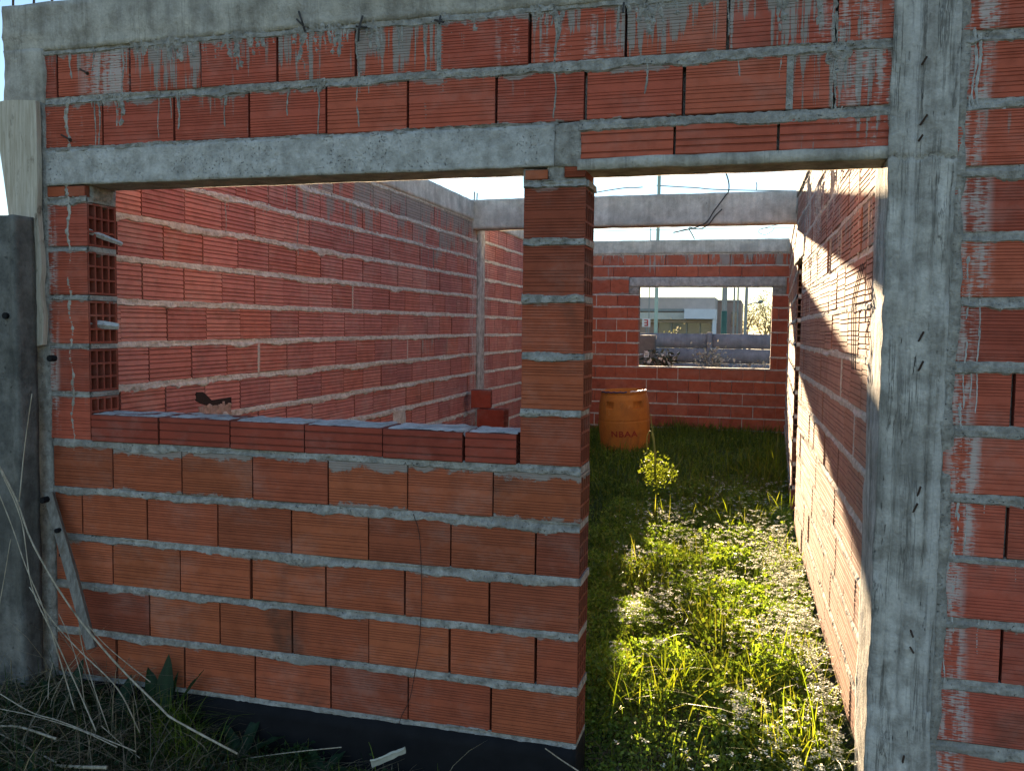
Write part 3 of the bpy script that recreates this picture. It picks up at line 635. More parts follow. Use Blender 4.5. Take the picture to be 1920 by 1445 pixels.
# ------------------------------------------------------------------ loose things by the walls
# grey concrete post, weathered plank and leaning stick at the left end
po = empty('concrete_post', (-2.36, -.105, -.25)); tag(po, 'dark grey concrete post at the left end of the front wall', 'post')
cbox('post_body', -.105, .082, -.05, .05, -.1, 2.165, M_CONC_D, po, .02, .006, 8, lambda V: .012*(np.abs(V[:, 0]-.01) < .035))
for u, v in ((8, 592), (92, 672), (78, 938)):
    p = atY(u, v, -.158)-np.array([-2.36, -.105, -.25]); m = MB(); m.tube([p+np.array([0, .03, 0]), p], .013, 8); m.build('bolt', M_BLACK, po)
def plank(name, quad, y0, th, mat, label, cat, n=16):
    """board from four face corners (u,v) top-left, top-right, bottom-right, bottom-left on plane y0"""
    q = [atY(u, v, y0) for u, v in quad]; c = sum(q)/4; V = []; Fc = []; m = 5
    for s_ in (0, th):
        for i in range(n+1):
            for j in range(m+1):
                a, b = i/n, j/m
                p = (q[0]*(1-b)+q[1]*b)*(1-a)+(q[3]*(1-b)+q[2]*b)*a-c
                w = .004*vn(np.array([[a*9, b*2+s_, 3.]]))[0]; V.append((p[0]+w, s_+w, p[2]+(.006*vn(np.array([[b*6., a, s_]]))[0] if i in (0, n) else 0)))
    k = (n+1)*(m+1); g = lambda s_, i, j: s_*k+i*(m+1)+j
    for i in range(n):
        for j in range(m): Fc += [(g(0, i, j), g(0, i+1, j), g(0, i+1, j+1), g(0, i, j+1)), (g(1, i, j), g(1, i, j+1), g(1, i+1, j+1), g(1, i+1, j))]
        Fc += [(g(0, i, 0), g(1, i, 0), g(1, i+1, 0), g(0, i+1, 0)), (g(0, i, m), g(0, i+1, m), g(1, i+1, m), g(1, i, m))]
    for j in range(m): Fc += [(g(0, 0, j), g(0, 0, j+1), g(1, 0, j+1), g(1, 0, j)), (g(0, n, j), g(1, n, j), g(1, n, j+1), g(0, n, j+1))]
    o = link(name, mesh(name, V, Fc, mat), None, tuple(c)); return tag(o, label, cat)
plank('wooden_plank', [(-12, 190), (64, 187), (82, 648), (50, 652)], -.050, .024, M_WOODP, 'weathered pale plank standing against the top left end of the wall', 'plank')
stk = empty('wooden_stick', tuple(atY(168, 1175, -.1))); tag(stk, 'grey wooden batten leaning against the lower left of the brick wall', 'stick')
c0 = atY(168, 1175, -.1)
m = MB(); a, b = atY(92, 925, -.035)-c0, atY(172, 1215, -.12)-c0; m.tube([a, .5*(a+b)+np.array([.004, 0, 0]), b], [.024, .027, .024], 4); m.build('batten', M_WOODG, stk)
for u, v in ((105, 995), (114, 1040)):
    p = atY(u, v, -.085)-c0; m = MB(); m.tube([p, p+np.array([0, .03, 0])], .010, 8); m.build('knot', M_BLACK, stk)
# sticks poked into the hollow brick ends of the window jamb
def jamb_stick(p0, p1, w, label):
    p0, p1 = np.array(p0), np.array(p1); m = MB(); m.tube([p0, .5*(p0+p1), p1], [w, w*1.05, w*.8], 4); o = m.build('wood_scrap', M_WOODS, None)
    c = (p0+p1)/2; o.data.transform(Matrix.Translation(-Vector(c))); o.location = c; tag(o, label, 'stick')
M_WOODS = wood_material('pale_scrap', (.42, .42, .42), (.60, .60, .58))
jamb_stick(atX(160, 436, -2.068)+np.array([-.02, .03, .012]), atX(238, 459, -2.03)+np.array([0, -.03, 0]), .011, 'thin grey wood scrap sticking out of the upper hollow brick of the window jamb')
jamb_stick(np.array([-2.10, .05, 1.485]), np.array([-2.005, .10, 1.474]), .016, 'short pale wood scrap sticking out of the lower hollow brick of the window jamb')
# loose bricks in the far left corner of the room
def loose(loc, rz, L, Hh, Tt, style, label):
    o = link('loose_brick', brick_mesh(L, Hh, Tt, style, 'LR', BR_S, 1), None, loc, (0, 0, rz)); o['smear'] = .2; o['drip'] = .05; o['lime'] = 0.; o['limew'] = 1.; o['limec'] = 0.
    tag(o, label, 'brick', 'loose bricks stacked in the corner')
gz = -.1
for k, (x, y, z, rz, L, Hh, lab) in enumerate([(-2.06, 5.42, .03, .1, .32, .18, 'bottom loose brick of the pile in the left room corner'), (-1.98, 5.40, .215, -.15, .30, .18, 'second loose brick from the ground in the corner pile'), (-2.07, 5.42, .40, .12, .26, .18, 'loose brick under the protruding one in the corner pile'),
        (-1.985, 5.40, .585, -.06, .29, .18, 'dark loose brick protruding from the corner pile of bricks'), (-2.10, 5.44, .77, .2, .20, .18, 'topmost loose brick on the corner pile')]):
    loose((x, y, z), rz, L, Hh, .15, 'plain', lab)
# ------------------------------------------------------------------ orange drum
def drum():
    c = np.array([-.93, 7.62, float(ground_z(-.93, 7.62))-.02]); e = empty('plastic_drum', tuple(c)); e.rotation_euler = (R(2), R(-2.5), 0); e.scale = (1.06, 1.06, .90); tag(e, 'open orange plastic drum standing in the grass near the back wall', 'drum')
    prof = [(.0, .0), (.24, .0), (.265, .02), (.274, .10), (.283, .25), (.288, .40), (.290, .47), (.286, .478), (.286, .490), (.290, .498), (.288, .60), (.282, .70), (.274, .77), (.262, .815), (.258, .83), (.262, .845), (.262, .868), (.250, .872), (.246, .86), (.245, .60), (.25, .05), (0, .05)]
    pr = []
    for (r0, z0), (r1, z1) in zip(prof[:-1], prof[1:]):
        k = 1 if abs(z1-z0)+abs(r1-r0) < .03 else (9 if .5 < z0 < .8 and r0 > .27 else 3)
        for i in range(k): pr.append((r0+(r1-r0)*i/k, z0+(z1-z0)*i/k))
    pr.append(prof[-1]); n = 96; V = []; outer = next(i for i, p in enumerate(pr) if p[1] > .87)
    camang = math.atan2(CAM[1]-c[1], CAM[0]-c[0])
    for i, (r_, z) in enumerate(pr):
        for k in range(n):
            th = 2*math.pi*k/n; rr = r_
            for a0 in (camang-.60, camang+.62, camang+math.pi-.6, camang+math.pi+.6):
                d = (th-a0+math.pi) % (2*math.pi)-math.pi
                if i < outer and abs(d) < .19 and .655 < z < .742: rr = r_-.075
            rr = rr*(1+.012*math.sin(2*th+.7)*math.sin(z*4)+.006*math.sin(5*th+z*9)); V.append((rr*math.cos(th), rr*math.sin(th), z))
    m = len(pr); Fc = [(i*n+k, i*n+(k+1) % n, (i+1)*n+(k+1) % n, (i+1)*n+k) for i in range(m-1) for k in range(n)]
    k = NT('orange_plastic'); pos = k.n('ShaderNodeNewGeometry').outputs['Position']; nz = k.noise(pos, sc=7, detail=6, rough=.65)
    col = k.mix(k.step(nz, .35, .7), (.55, .20, .035), (.44, .15, .03)); st = k.step(k.noise(pos, (12, 12, 3), 1, 6, .7), .5, .72); col = k.mix(k.math('MULTIPLY', st, .6), col, (.20, .10, .035)); sf = k.step(k.noise(pos, sc=16, detail=7, rough=.75), .58, .68); col = k.mix(k.math('MULTIPLY', sf, .4), col, (.62, .36, .16))
    M = k.pbsdf(col, .7, k.bump(nz, .15, .004), .4)
    db = link('drum_body', mesh('drum_body', V, Fc, M, False), e)
    # white liner edge hanging over the rim, blue lid rag
    def rim(name, a0, a1, mat, zo, r0=.264):
        mb = MB(); pts = []
        for t in np.linspace(a0, a1, 24): pts.append((r0*math.cos(t), r0*math.sin(t), .872+zo+.004*math.sin(t*23)))
        mb.tube(pts, .010, 6); mb.build(name, mat, db, True)
    rim('liner_edge', camang+.30, camang+1.25, plain('white_plastic', (.75, .74, .72), .4, .1), .002)
    rim('lid_edge', camang-1.15, camang+.15, plain('blue_plastic', (.05, .06, .13), .45, .1), -.002)
    # red stencilled letters
    cu = bpy.data.curves.new('txt', 'FONT'); cu.body = 'NBAA'; cu.size = .105; cu.align_x = 'CENTER'; cu.space_character = 1.15; cu.offset = .0035
    to = bpy.data.objects.new('txt', cu); COL.objects.link(to); dg = bpy.context.evaluated_depsgraph_get(); dg.update()
    me = bpy.data.meshes.new_from_object(to.evaluated_get(dg)); bpy.data.objects.remove(to)
    ca = camang-.02; rr = .2965
    for v in me.vertices:
        t = ca+v.co.x/rr; v.co = Vector((rr*math.cos(t), rr*math.sin(t), .285+v.co.y))
    me.materials.clear(); me.materials.append(plain('red_paint', (.34, .05, .018), .7, .6, 45)); me.name = 'lettering'
    link('lettering', me, db)
drum()
# ------------------------------------------------------------------ vegetation builders
def blades(P, h, w, bend, phi, col, segs=3, twist=None):
    """grass blades: arrays of base points, heights, widths, bends, headings, colours"""
    N = len(P); P = np.asarray(P); t = np.linspace(0, 1, segs+1)
    d = np.stack([np.cos(phi), np.sin(phi), 0*phi], -1); sa = phi+math.pi/2+(twist if twist is not None else rng.normal(0, .7, N)); sd = np.stack([np.cos(sa), np.sin(sa), 0*sa], -1)
    V = np.zeros((N, 2*segs+1, 3)); C = np.zeros((N, 2*segs+1, 3))
    for i, tt in enumerate(t):
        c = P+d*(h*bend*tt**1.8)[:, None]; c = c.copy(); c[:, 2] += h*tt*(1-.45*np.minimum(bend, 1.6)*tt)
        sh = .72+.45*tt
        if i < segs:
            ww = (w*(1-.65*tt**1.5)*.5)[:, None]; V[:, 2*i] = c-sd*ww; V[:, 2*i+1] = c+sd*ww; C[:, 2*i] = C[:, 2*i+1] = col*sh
        else: V[:, 2*i] = c; C[:, 2*i] = col*sh
    f = []
    for i in range(segs-1): f += [(2*i, 2*i+1, 2*i+3), (2*i, 2*i+3, 2*i+2)]
    f.append((2*segs-2, 2*segs-1, 2*segs)); f = np.array(f); k = 2*segs+1
    Fc = (f[None]+(np.arange(N)*k)[:, None, None]).reshape(-1, 3)
    return V.reshape(-1, 3), Fc, C.reshape(-1, 3)
def leaves(P, size, asp, nrm, col, fold=.25):
    """pointed leaves: 4-vertex folded diamonds lying around normal nrm"""
    N = len(P); nrm = nrm/np.linalg.norm(nrm, axis=1)[:, None]; r_ = rng.normal(size=(N, 3)); a = np.cross(nrm, r_); a /= np.linalg.norm(a, axis=1)[:, None]+1e-9; b = np.cross(nrm, a)
    s = size[:, None]; asp = np.asarray(asp)[:, None]; V = np.stack([P, P+a*s*.5+b*s*asp*.5+nrm*s*fold*.4, P+a*s, P+a*s*.5-b*s*asp*.5+nrm*s*fold*.4], 1)
    Fc = (np.array([[0, 1, 2], [0, 2, 3]])[None]+(np.arange(N)*4)[:, None, None]).reshape(-1, 3)
    return V.reshape(-1, 3), Fc, np.repeat(col, 4, axis=0)
def pack(name, parts, mat, parent=None, smooth=False):
    V, Fc, C = [], [], []; b = 0
    for v, f, c in parts: V.append(v); Fc.append(f+b); C.append(c); b += len(v)
    return link(name, fmesh(name, np.concatenate(V), np.concatenate(Fc), mat, np.concatenate(C), smooth), parent)
def wallx(y): return np.where(y < 3.9, .968-.0211*(y-.3), np.where(y < 4.6, .9, .892+.0187*(y-4.65)))
G = [np.array(c) for c in ((.12, .20, .024), (.16, .24, .028), (.09, .16, .03), (.20, .26, .04), (.07, .13, .028))]
def pick(cols, N, p=None):
    c = np.array(cols)[rng.choice(len(cols), N, p=p)]; return c*rng.uniform(.75, 1.25, (N, 1))
def inside(N, x0, x1, y0, y1):
    x = rng.uniform(x0, x1, N); y = rng.uniform(y0, y1, N); k = (x < wallx(y)-.015) & ~((x < .02) & (y < .2)); return x[k], y[k]
# main sward, density falling with distance and towards the hidden side
parts = []
for (x0, x1, y0, y1, N, hm_, wm) in ((-.35, .99, .12, 2.2, 17000, .060, .0040), (-.75, .99, 2.2, 5., 24000, .085, .0055), (-1.6, .99, 5., 9.75, 26000, .15, .009), (-2.2, -.3, .3, 5., 7000, .10, .007), (-2.2, -1.5, 5, 9.7, 4000, .13, .009)):
    x, y = inside(N, x0, x1, y0, y1); n_ = fbm(P3(x*1.8, y*1.8, 0), 2); k = rng.random(len(x)) < np.clip(.75+.9*n_, .12, 1)
    x, y = x[k], y[k]; n = len(x); P = np.stack([x, y, ground_z(x, y)-.005], -1)
    h = np.abs(rng.normal(hm_, hm_*.38, n))*(1+.5*fbm(P3(x*2.3, y*2.3, 7), 2))+.02
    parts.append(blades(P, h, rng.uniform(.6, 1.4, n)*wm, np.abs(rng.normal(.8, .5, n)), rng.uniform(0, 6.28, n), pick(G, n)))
# lush tufts (pixel positions on the ground)
for u, v, N, hh, sp in ((1185, 1320, 50, .22, .07), (1250, 1290, 60, .20, .07), (1345, 1275, 60, .17, .10), (1420, 1310, 80, .18, .10), (1200, 1080, 190, .17, .11), (1240, 1130, 90, .14, .1), (1300, 930, 110, .20, .16), (1340, 960, 150, .20, .18), (1440, 905, 150, .28, .16), (1462, 880, 170, .34, .14), (1470, 930, 120, .28, .12),
        (1290, 1060, 200, .16, .16), (1380, 1200, 90, .16, .12), (1330, 1160, 120, .16, .10), (1470, 985, 150, .22, .12), (1400, 985, 100, .2, .12), (1210, 980, 120, .2, .14), (1500, 1260, 60, .2, .06), (1540, 1400, 60, .18, .06), (1290, 1385, 40, .14, .08), (1230, 1400, 30, .12, .08), (1160, 1270, 60, .18, .07), (1500, 1410, 50, .24, .06), (1450, 1390, 50, .18, .06), (1560, 1330, 60, .2, .05), (1480, 1060, 60, .22, .07)):
    c = atZ(u, v, -.04); x = rng.normal(c[0], sp, N); y = rng.normal(c[1], sp*1.3, N); k = x < wallx(y)-.01; x, y = x[k], y[k]; n = len(x)
    P = np.stack([x, y, ground_z(x, y)-.005], -1); cc = pick([(.20, .26, .025), (.23, .27, .035), (.15, .22, .025), (.25, .26, .06)], n)
    parts.append(blades(P, np.abs(rng.normal(hh, hh*.3, n))+.04, rng.uniform(.004, .0085, n), np.abs(rng.normal(.55, .4, n)), rng.uniform(0, 6.28, n), cc, 4))
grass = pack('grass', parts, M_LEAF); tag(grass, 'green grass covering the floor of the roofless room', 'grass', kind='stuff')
# low leafy weeds between the blades
lp = []
for (x0, x1, y0, y1, N, sz) in ((-.3, .99, .1, 2.2, 75000, .016), (-.6, .99, 2.2, 5.3, 90000, .022), (-1.5, .99, 5, 9.7, 9000, .03), (-2.2, -.4, .3, 5, 2500, .028)):
    x, y = inside(N, x0, x1, y0, y1); n_ = fbm(P3(x*2.5, y*2.5, 3), 3); k = rng.random(len(x)) < np.clip(.55+1.2*n_, .05, 1); x, y = x[k], y[k]; n = len(x)
    z = ground_z(x, y)+rng.uniform(.0, .11, n)*(1+1.1*fbm(P3(x*4, y*4, 8), 2)); nr = rng.normal(0, .8, (n, 3)); nr[:, 2] = np.abs(nr[:, 2])*.6+.15
    lp.append(leaves(np.stack([x, y, z], -1), rng.uniform(.6, 1.4, n)*sz, rng.uniform(.45, .8, n), nr, pick([(.15, .25, .04), (.19, .29, .05), (.12, .21, .05), (.24, .32, .08)], n)))
for k_ in range(330):
    yc = rng.uniform(.35, 5.4); xc = rng.uniform(-.35, .93) if k_ % 3 else rng.uniform(.45, .93); N = rng.integers(40, 120); sp = rng.uniform(.03, .08); hh = rng.uniform(.08, .19)
    x = rng.normal(xc, sp, N); y = rng.normal(yc, sp*1.2, N); k = (x < wallx(y)-.02) & (y > .2); x, y = x[k], y[k]; n = len(x)
    if n < 3: continue
    z = ground_z(x, y)+hh*np.sqrt(rng.random(n))*np.exp(-((x-xc)**2+(y-yc)**2)/(3*sp*sp)); nr = rng.normal(0, .8, (n, 3)); nr[:, 2] = np.abs(nr[:, 2])*.6+.1
    lp.append(leaves(np.stack([x, y, z], -1), rng.uniform(.016, .034, n), rng.uniform(.5, .8, n), nr, pick([(.17, .27, .04), (.22, .32, .05), (.14, .23, .05), (.27, .34, .08)], n)))
wl = pack('leafy_weeds', lp, M_LEAF); tag(wl, 'low leafy green weeds mixed into the grass of the room', 'weeds', kind='stuff')
# white flower heads in drifts, thickest beside the right wall
fp = []; stp = []
for u, v, N, sx_, sy_ in ((1450, 1040, 380, .10, .42), (1480, 1100, 360, .10, .34), (1420, 1010, 240, .16, .4), (1500, 1180, 260, .07, .22), (1530, 1250, 130, .05, .14), (1545, 1330, 90, .045, .10), (1560, 1400, 60, .03, .07), (1250, 970, 170, .14, .30), (1220, 1140, 90, .10, .10), (1190, 1160, 60, .06, .08), (1290, 1020, 150, .16, .25), (1400, 1340, 34, .05, .07), (1390, 1320, 26, .03, .05), (1330, 1100, 110, .16, .18), (1440, 1200, 150, .12, .18), (1360, 940, 130, .22, .3), (1450, 940, 90, .12, .3), (1470, 1370, 46, .07, .08), (1340, 1400, 26, .14, .06), (1160, 1240, 14, .03, .04), (1230, 1230, 18, .06, .05), (1520, 1420, 30, .05, .05), (1190, 1050, 60, .08, .12)):
    c = atZ(u, v, .0); x = rng.normal(c[0], sx_, N); y = rng.normal(c[1], sy_, N); k = (x < wallx(y)-.02) & (y > .1) & (x > -.5) & (y < 7); x, y = x[k], y[k]; n = len(x)
    top = ground_z(x, y)+rng.uniform(.10, .20, n)
    # umbel: a ring of florets on a low dome
    for j in range(11):
        a = rng.uniform(0, 6.28, n); r_ = np.sqrt(rng.random(n))*rng.uniform(.008, .020, n)
        P = np.stack([x+r_*np.cos(a), y+r_*np.sin(a), top-r_*r_*9+rng.normal(0, .002, n)], -1); nr = rng.normal(0, .35, (n, 3)); nr[:, 2] = 1
        fp.append(leaves(P, rng.uniform(.006, .0115, n), rng.uniform(.7, 1., n), nr, pick([(.70, .72, .60), (.58, .62, .46), (.76, .76, .70)], n), .1))
    P = np.stack([x, y, ground_z(x, y)], -1); stp.append(blades(P, top-P[:, 2]+.0, np.full(n, .0025), np.full(n, .02), rng.uniform(0, 6, n), pick([(.08, .13, .03)], n), 2))
fl = pack('white_flowers', fp, M_FLOW); tag(fl, 'drifts of tiny white flower heads along the sunlit wall', 'flowers', kind='stuff')
fs = pack('flower_stems', stp, M_LEAF); tag(fs, 'thin green stems under the white flower heads', 'stems', kind='stuff')
# dry straw by the threshold, at the shadow edge and outside the front wall
dp = []
def straw(N, xf, yf, hm_, wm, cols, bend=1.3, zoff=0.):
    x, y = xf(N), yf(N); k = ~((x < .0) & (y > -.03) & (y < .2)) & (x < np.where(y > 0, wallx(y)-.01, 9)); x, y = x[k], y[k]; n = len(x)
    P = np.stack([x, y, ground_z(x, y)-.004+zoff], -1); dp.append(blades(P, np.abs(rng.normal(hm_, hm_*.4, n))+.02, rng.uniform(.6, 1.4, n)*wm, np.abs(rng.normal(bend, .5, n)), rng.uniform(0, 6.28, n), pick(cols, n), 4))
ST = [(.24, .19, .11), (.29, .24, .15), (.18, .135, .08), (.21, .175, .12)]
straw(900, lambda n: rng.normal(.16, .13, n), lambda n: rng.uniform(-.2, .75, n), .08, .003, ST, 1.7)
straw(260, lambda n: rng.normal(.35, .35, n), lambda n: rng.normal(5.2, .35, n), .20, .005, ST, 1.1)
straw(260, lambda n: rng.uniform(-.4, .9, n), lambda n: rng.uniform(.3, 4.5, n), .14, .004, ST, 1.0)
straw(2600, lambda n: rng.uniform(-2.5, -.1, n), lambda n: rng.uniform(-.75, -.04, n), .09, .0032, ST, 1.6)
straw(900, lambda n: rng.normal(-2.0, .35, n), lambda n: rng.uniform(-.7, -.05, n), .20, .0035, ST, 1.1)
straw(150, lambda n: rng.normal(-2.1, .28, n), lambda n: rng.uniform(-.6, -.06, n), .36, .0036, [(.36, .30, .20), (.28, .23, .15)], 1.2)
ds = pack('dry_grass', dp, M_DRY); tag(ds, 'straw coloured dry grass at the doorway and along the wall foot', 'dry grass', kind='stuff')
# green grass outside, along the wall foot
gp = []
x = rng.uniform(-2.5, 0, 2600); y = rng.uniform(-.8, -.03, 2600); k = rng.random(2600) < np.clip(.5+1.2*fbm(P3(x*3, y*3, 1), 2), .05, 1); x, y = x[k], y[k]; n = len(x)
gp.append(blades(np.stack([x, y, ground_z(x, y)-.004], -1), np.abs(rng.normal(.07, .035, n))+.015, rng.uniform(.002, .0045, n), np.abs(rng.normal(.6, .4, n)), rng.uniform(0, 6.28, n), pick(G, n)))
for u, v, N, hh, sp in ((330, 1400, 150, .17, .05), (345, 1430, 150, .15, .06), (60, 1290, 90, .2, .1), (300, 1370, 60, .14, .05)):
    c = atZ(u, v, -.2); x = rng.normal(c[0], sp, N); y = np.minimum(rng.normal(c[1], sp, N), -.03); gp.append(blades(np.stack([x, y, ground_z(x, y)-.004], -1), np.abs(rng.normal(hh, hh*.3, N))+.03, rng.uniform(.003, .005, N), np.abs(rng.normal(.6, .4, N)), rng.uniform(0, 6.28, N), pick(G, N), 4))
x = rng.uniform(-30, 30, 26000); y = rng.uniform(-14, -.9, 26000)
N = 2600; x = -2.55+np.abs(rng.normal(0, .55, N)); y = rng.uniform(-.75, -.03, N)
gp.append(blades(np.stack([x, y, ground_z(x, y)-.004], -1), np.abs(rng.normal(.11, .05, N))+.02, rng.uniform(.003, .006, N), np.abs(rng.normal(.7, .4, N)), rng.uniform(0, 6.28, N), pick([(.03, .07, .03), (.04, .08, .03), (.05, .09, .035)], N), 4))
N = 5200; x = -2.55+np.abs(rng.normal(0, .75, N)); y = rng.uniform(-.7, -.03, N); z = ground_z(x, y)+rng.uniform(0, .09, N); nr = rng.normal(0, .7, (N, 3)); nr[:, 2] = 1
gp.append(leaves(np.stack([x, y, z], -1), rng.uniform(.012, .035, N), rng.uniform(.4, .7, N), nr, pick([(.025, .065, .03), (.035, .08, .03)], N)))
og = pack('grass', gp, M_LEAF); tag(og, 'short green grass outside along the foot of the front wall', 'grass', kind='stuff')
# yard between the house and the fence
x = rng.uniform(-5, 5, 9000); y = rng.uniform(10.1, 14.9, 9000); yg = pack('grass', [blades(np.stack([x, y, ground_z(x, y)], -1), rng.uniform(.1, .4, 9000), rng.uniform(.008, .015, 9000), rng.uniform(.2, 1, 9000), rng.uniform(0, 6.28, 9000), pick(G+[np.array((.3, .25, .15))], 9000))], M_LEAF)
tag(yg, 'rough yard grass between the back wall and the slab fence', 'grass', kind='stuff')
# single plants ------------------------------------------------------------
def big_leaf(base, L, Wd, phi, rise, droop, col, wave=.06, n=12, m=4):
    """broad lanceolate leaf as a grid; returns V,F,C"""
    t = np.linspace(0, 1, n+1); prof = np.sin(np.pi*np.clip(t, 0, 1)**.85)**.8*(1-.15*t); prof[0] = .06; prof[-1] = .02
    d = np.array([math.cos(phi), math.sin(phi), 0]); sd = np.array([-d[1], d[0], 0]); V = []; C = []
    for i, tt in enumerate(t):
        c = np.array(base)+d*L*(tt*math.cos(rise)+.1*tt)+np.array([0, 0, L*(math.sin(rise)*tt-droop*tt*tt)])
        for j in range(m+1):
            s = (j/m-.5)*2; w_ = Wd*.5*prof[i]*s; V.append(c+sd*w_+np.array([0, 0, abs(s)*Wd*.22*prof[i]+wave*Wd*math.sin(tt*17+s*2+phi)*abs(s)]))
            C.append(np.array(col)*(1.35 if j == m//2 else .85+.25*rng.random()))
    Fc = []
    for i in range(n):
        for j in range(m): a = i*(m+1)+j; Fc += [(a, a+1, a+m+2), (a, a+m+2, a+m+1)]
    return np.array(V), np.array(Fc), np.array(C)
def rosette(name, u, v, Y, specs, label, col):
    c = atY(u, v, Y); z = float(ground_z(c[0], Y)); e = empty(name, (c[0], Y, z)); tag(e, label, 'plant')
    for L, Wd, phi, rise, dr in specs:
        o = pack('leaf', [big_leaf((0, 0, .0), L, Wd, R(phi), R(rise), dr, col)], M_LEAF, e, True)
    return e
DK = (.022, .06, .028)
rosette('dock_plant', 300, 1375, -.10, [(.30, .085, 95, 82, .02), (.30, .075, 25, 62, .06), (.27, .075, 150, 72, .08), (.21, .06, 10, 35, .12), (.20, .055, 200, 40, .15), (.22, .05, 250, 50, .2), (.17, .05, 320, 40, .2), (.24, .05, 70, 75, .04), (.2, .05, 120, 58, .1)], 'dark green dock plant with long upright leaves at the wall foot', DK)
rosette('dock_plant', 215, 1375, -.16, [(.22, .07, 100, 60, .1), (.2, .07, 30, 45, .15), (.2, .06, 170, 50, .15), (.18, .06, 250, 40, .2), (.18, .06, 320, 40, .2)], 'low dock plant among dry stalks left of the upright one', DK)
rosette('dock_plant', 600, 1450, -.12, [(.13, .06, 60, 40, .1), (.13, .06, 140, 42, .1), (.11, .05, 220, 35, .1), (.11, .05, 300, 35, .1), (.12, .055, 10, 30, .1)], 'small broad-leaved weed at the bottom edge under the dark footing', DK)
def feather(name, u, v, Y, N, size, label, h=.10):
    c = atY(u, v, Y); z = float(ground_z(c[0], Y)); e = empty(name, (c[0], Y, z)); tag(e, label, 'plant'); P = rng.normal(0, 1, (N, 3))*np.array([size, size*.5, 0]); P[:, 2] = rng.uniform(.01, h, N)*(1-.4*np.abs(P[:, 0])/size*.5)
    nr = rng.normal(0, .7, (N, 3)); nr[:, 2] = 1; pack('foliage', [leaves(P, rng.uniform(.012, .024, N), rng.uniform(.4, .6, N), nr, pick([(.03, .08, .035), (.04, .10, .03)], N))], M_LEAF, e)
    st = [blades(np.zeros((14, 3)), rng.uniform(.05, h, 14), np.full(14, .003), rng.uniform(.3, 1.2, 14), rng.uniform(0, 6.28, 14), pick([(.04, .09, .03)], 14))]; pack('stem', st, M_LEAF, e)
rosette('dock_plant', 450, 1400, -.10, [(.20, .06, 80, 60, .1), (.2, .06, 20, 40, .15), (.18, .055, 150, 48, .15), (.16, .05, 230, 40, .2), (.17, .05, 300, 40, .2)], 'spreading dock plant right of the upright dock before the footing', DK)
rosette('dock_plant', 120, 1340, -.2, [(.25, .07, 90, 70, .1), (.22, .07, 30, 50, .15), (.22, .06, 170, 55, .15), (.2, .06, 240, 45, .2)], 'dock plant at the left among the fallen dry stalks', DK)
feather('feathery_weed', 560, 1420, -.07, 300, .05, 'low feathery weed before the footing under the left brickwork', .09)
feather('feathery_weed', 985, 1440, -.10, 420, .045, 'small feathery green weed before the footing near the doorway')
# sunlit weed in front of the drum
def sunny_weed():
    c = atY(1222, 905, 4.15); e = empty('sunlit_weed', (c[0], c[1], float(ground_z(c[0], c[1])))); tag(e, 'bright sunlit weed with an arching stem in front of the drum', 'plant')
    px = lambda u, v: atY(u, v, c[1])-np.array(e.location)
    N = 720; Q = [px(u, v) for u, v in ((1222, 868), (1230, 878), (1240, 885), (1252, 884), (1222, 885), (1228, 895))]
    P = np.concatenate([q+rng.normal(0, 1, (N//6, 3))*np.array([.042, .05, .045]) for q in Q]); nr = rng.normal(0, .9, (len(P), 3)); nr[:, 2] += .4
    Pb = rng.normal(0, 1, (420, 3))*np.array([.07, .07, 0])+np.array([.03, 0, 0]); Pb[:, 2] = rng.uniform(0, .14, 420)*np.exp(-(Pb[:, 0]-.03)**2/.02); nb = rng.normal(0, .8, (420, 3)); nb[:, 2] += .4
    pack('foliage', [leaves(Pb, rng.uniform(.02, .04, 420), rng.uniform(.4, .6, 420), nb, pick([(.08, .14, .03), (.11, .17, .03)], 420))], M_LEAF, e)  # lower leaves coloured darker, their shade put into the colour
    pack('foliage', [leaves(P, rng.uniform(.018, .034, len(P)), rng.uniform(.4, .6, len(P)), nr, pick([(.15, .20, .03), (.18, .22, .05)], len(P)))], M_LEAF, e)
    def stem(pix, r_):
        cpts = curve_pts([px(u, v) for u, v in pix], 16); mb = MB(); mb.tube(cpts, np.linspace(r_, r_*.4, len(cpts)), 5); o = mb.build('stem', M_STEM, e, True)
    stem([(1229, 905), (1228, 850), (1224, 820), (1219, 808), (1213, 822), (1214, 852)], .008)
    stem([(1229, 900), (1227, 830), (1222, 800), (1220, 775)], .006); stem([(1258, 885), (1272, 870), (1281, 855)], .006); stem([(1230, 910), (1240, 890), (1260, 882)], .006)
M_STEM = plain('stem', (.20, .22, .06), .6, .2)
sunny_weed()
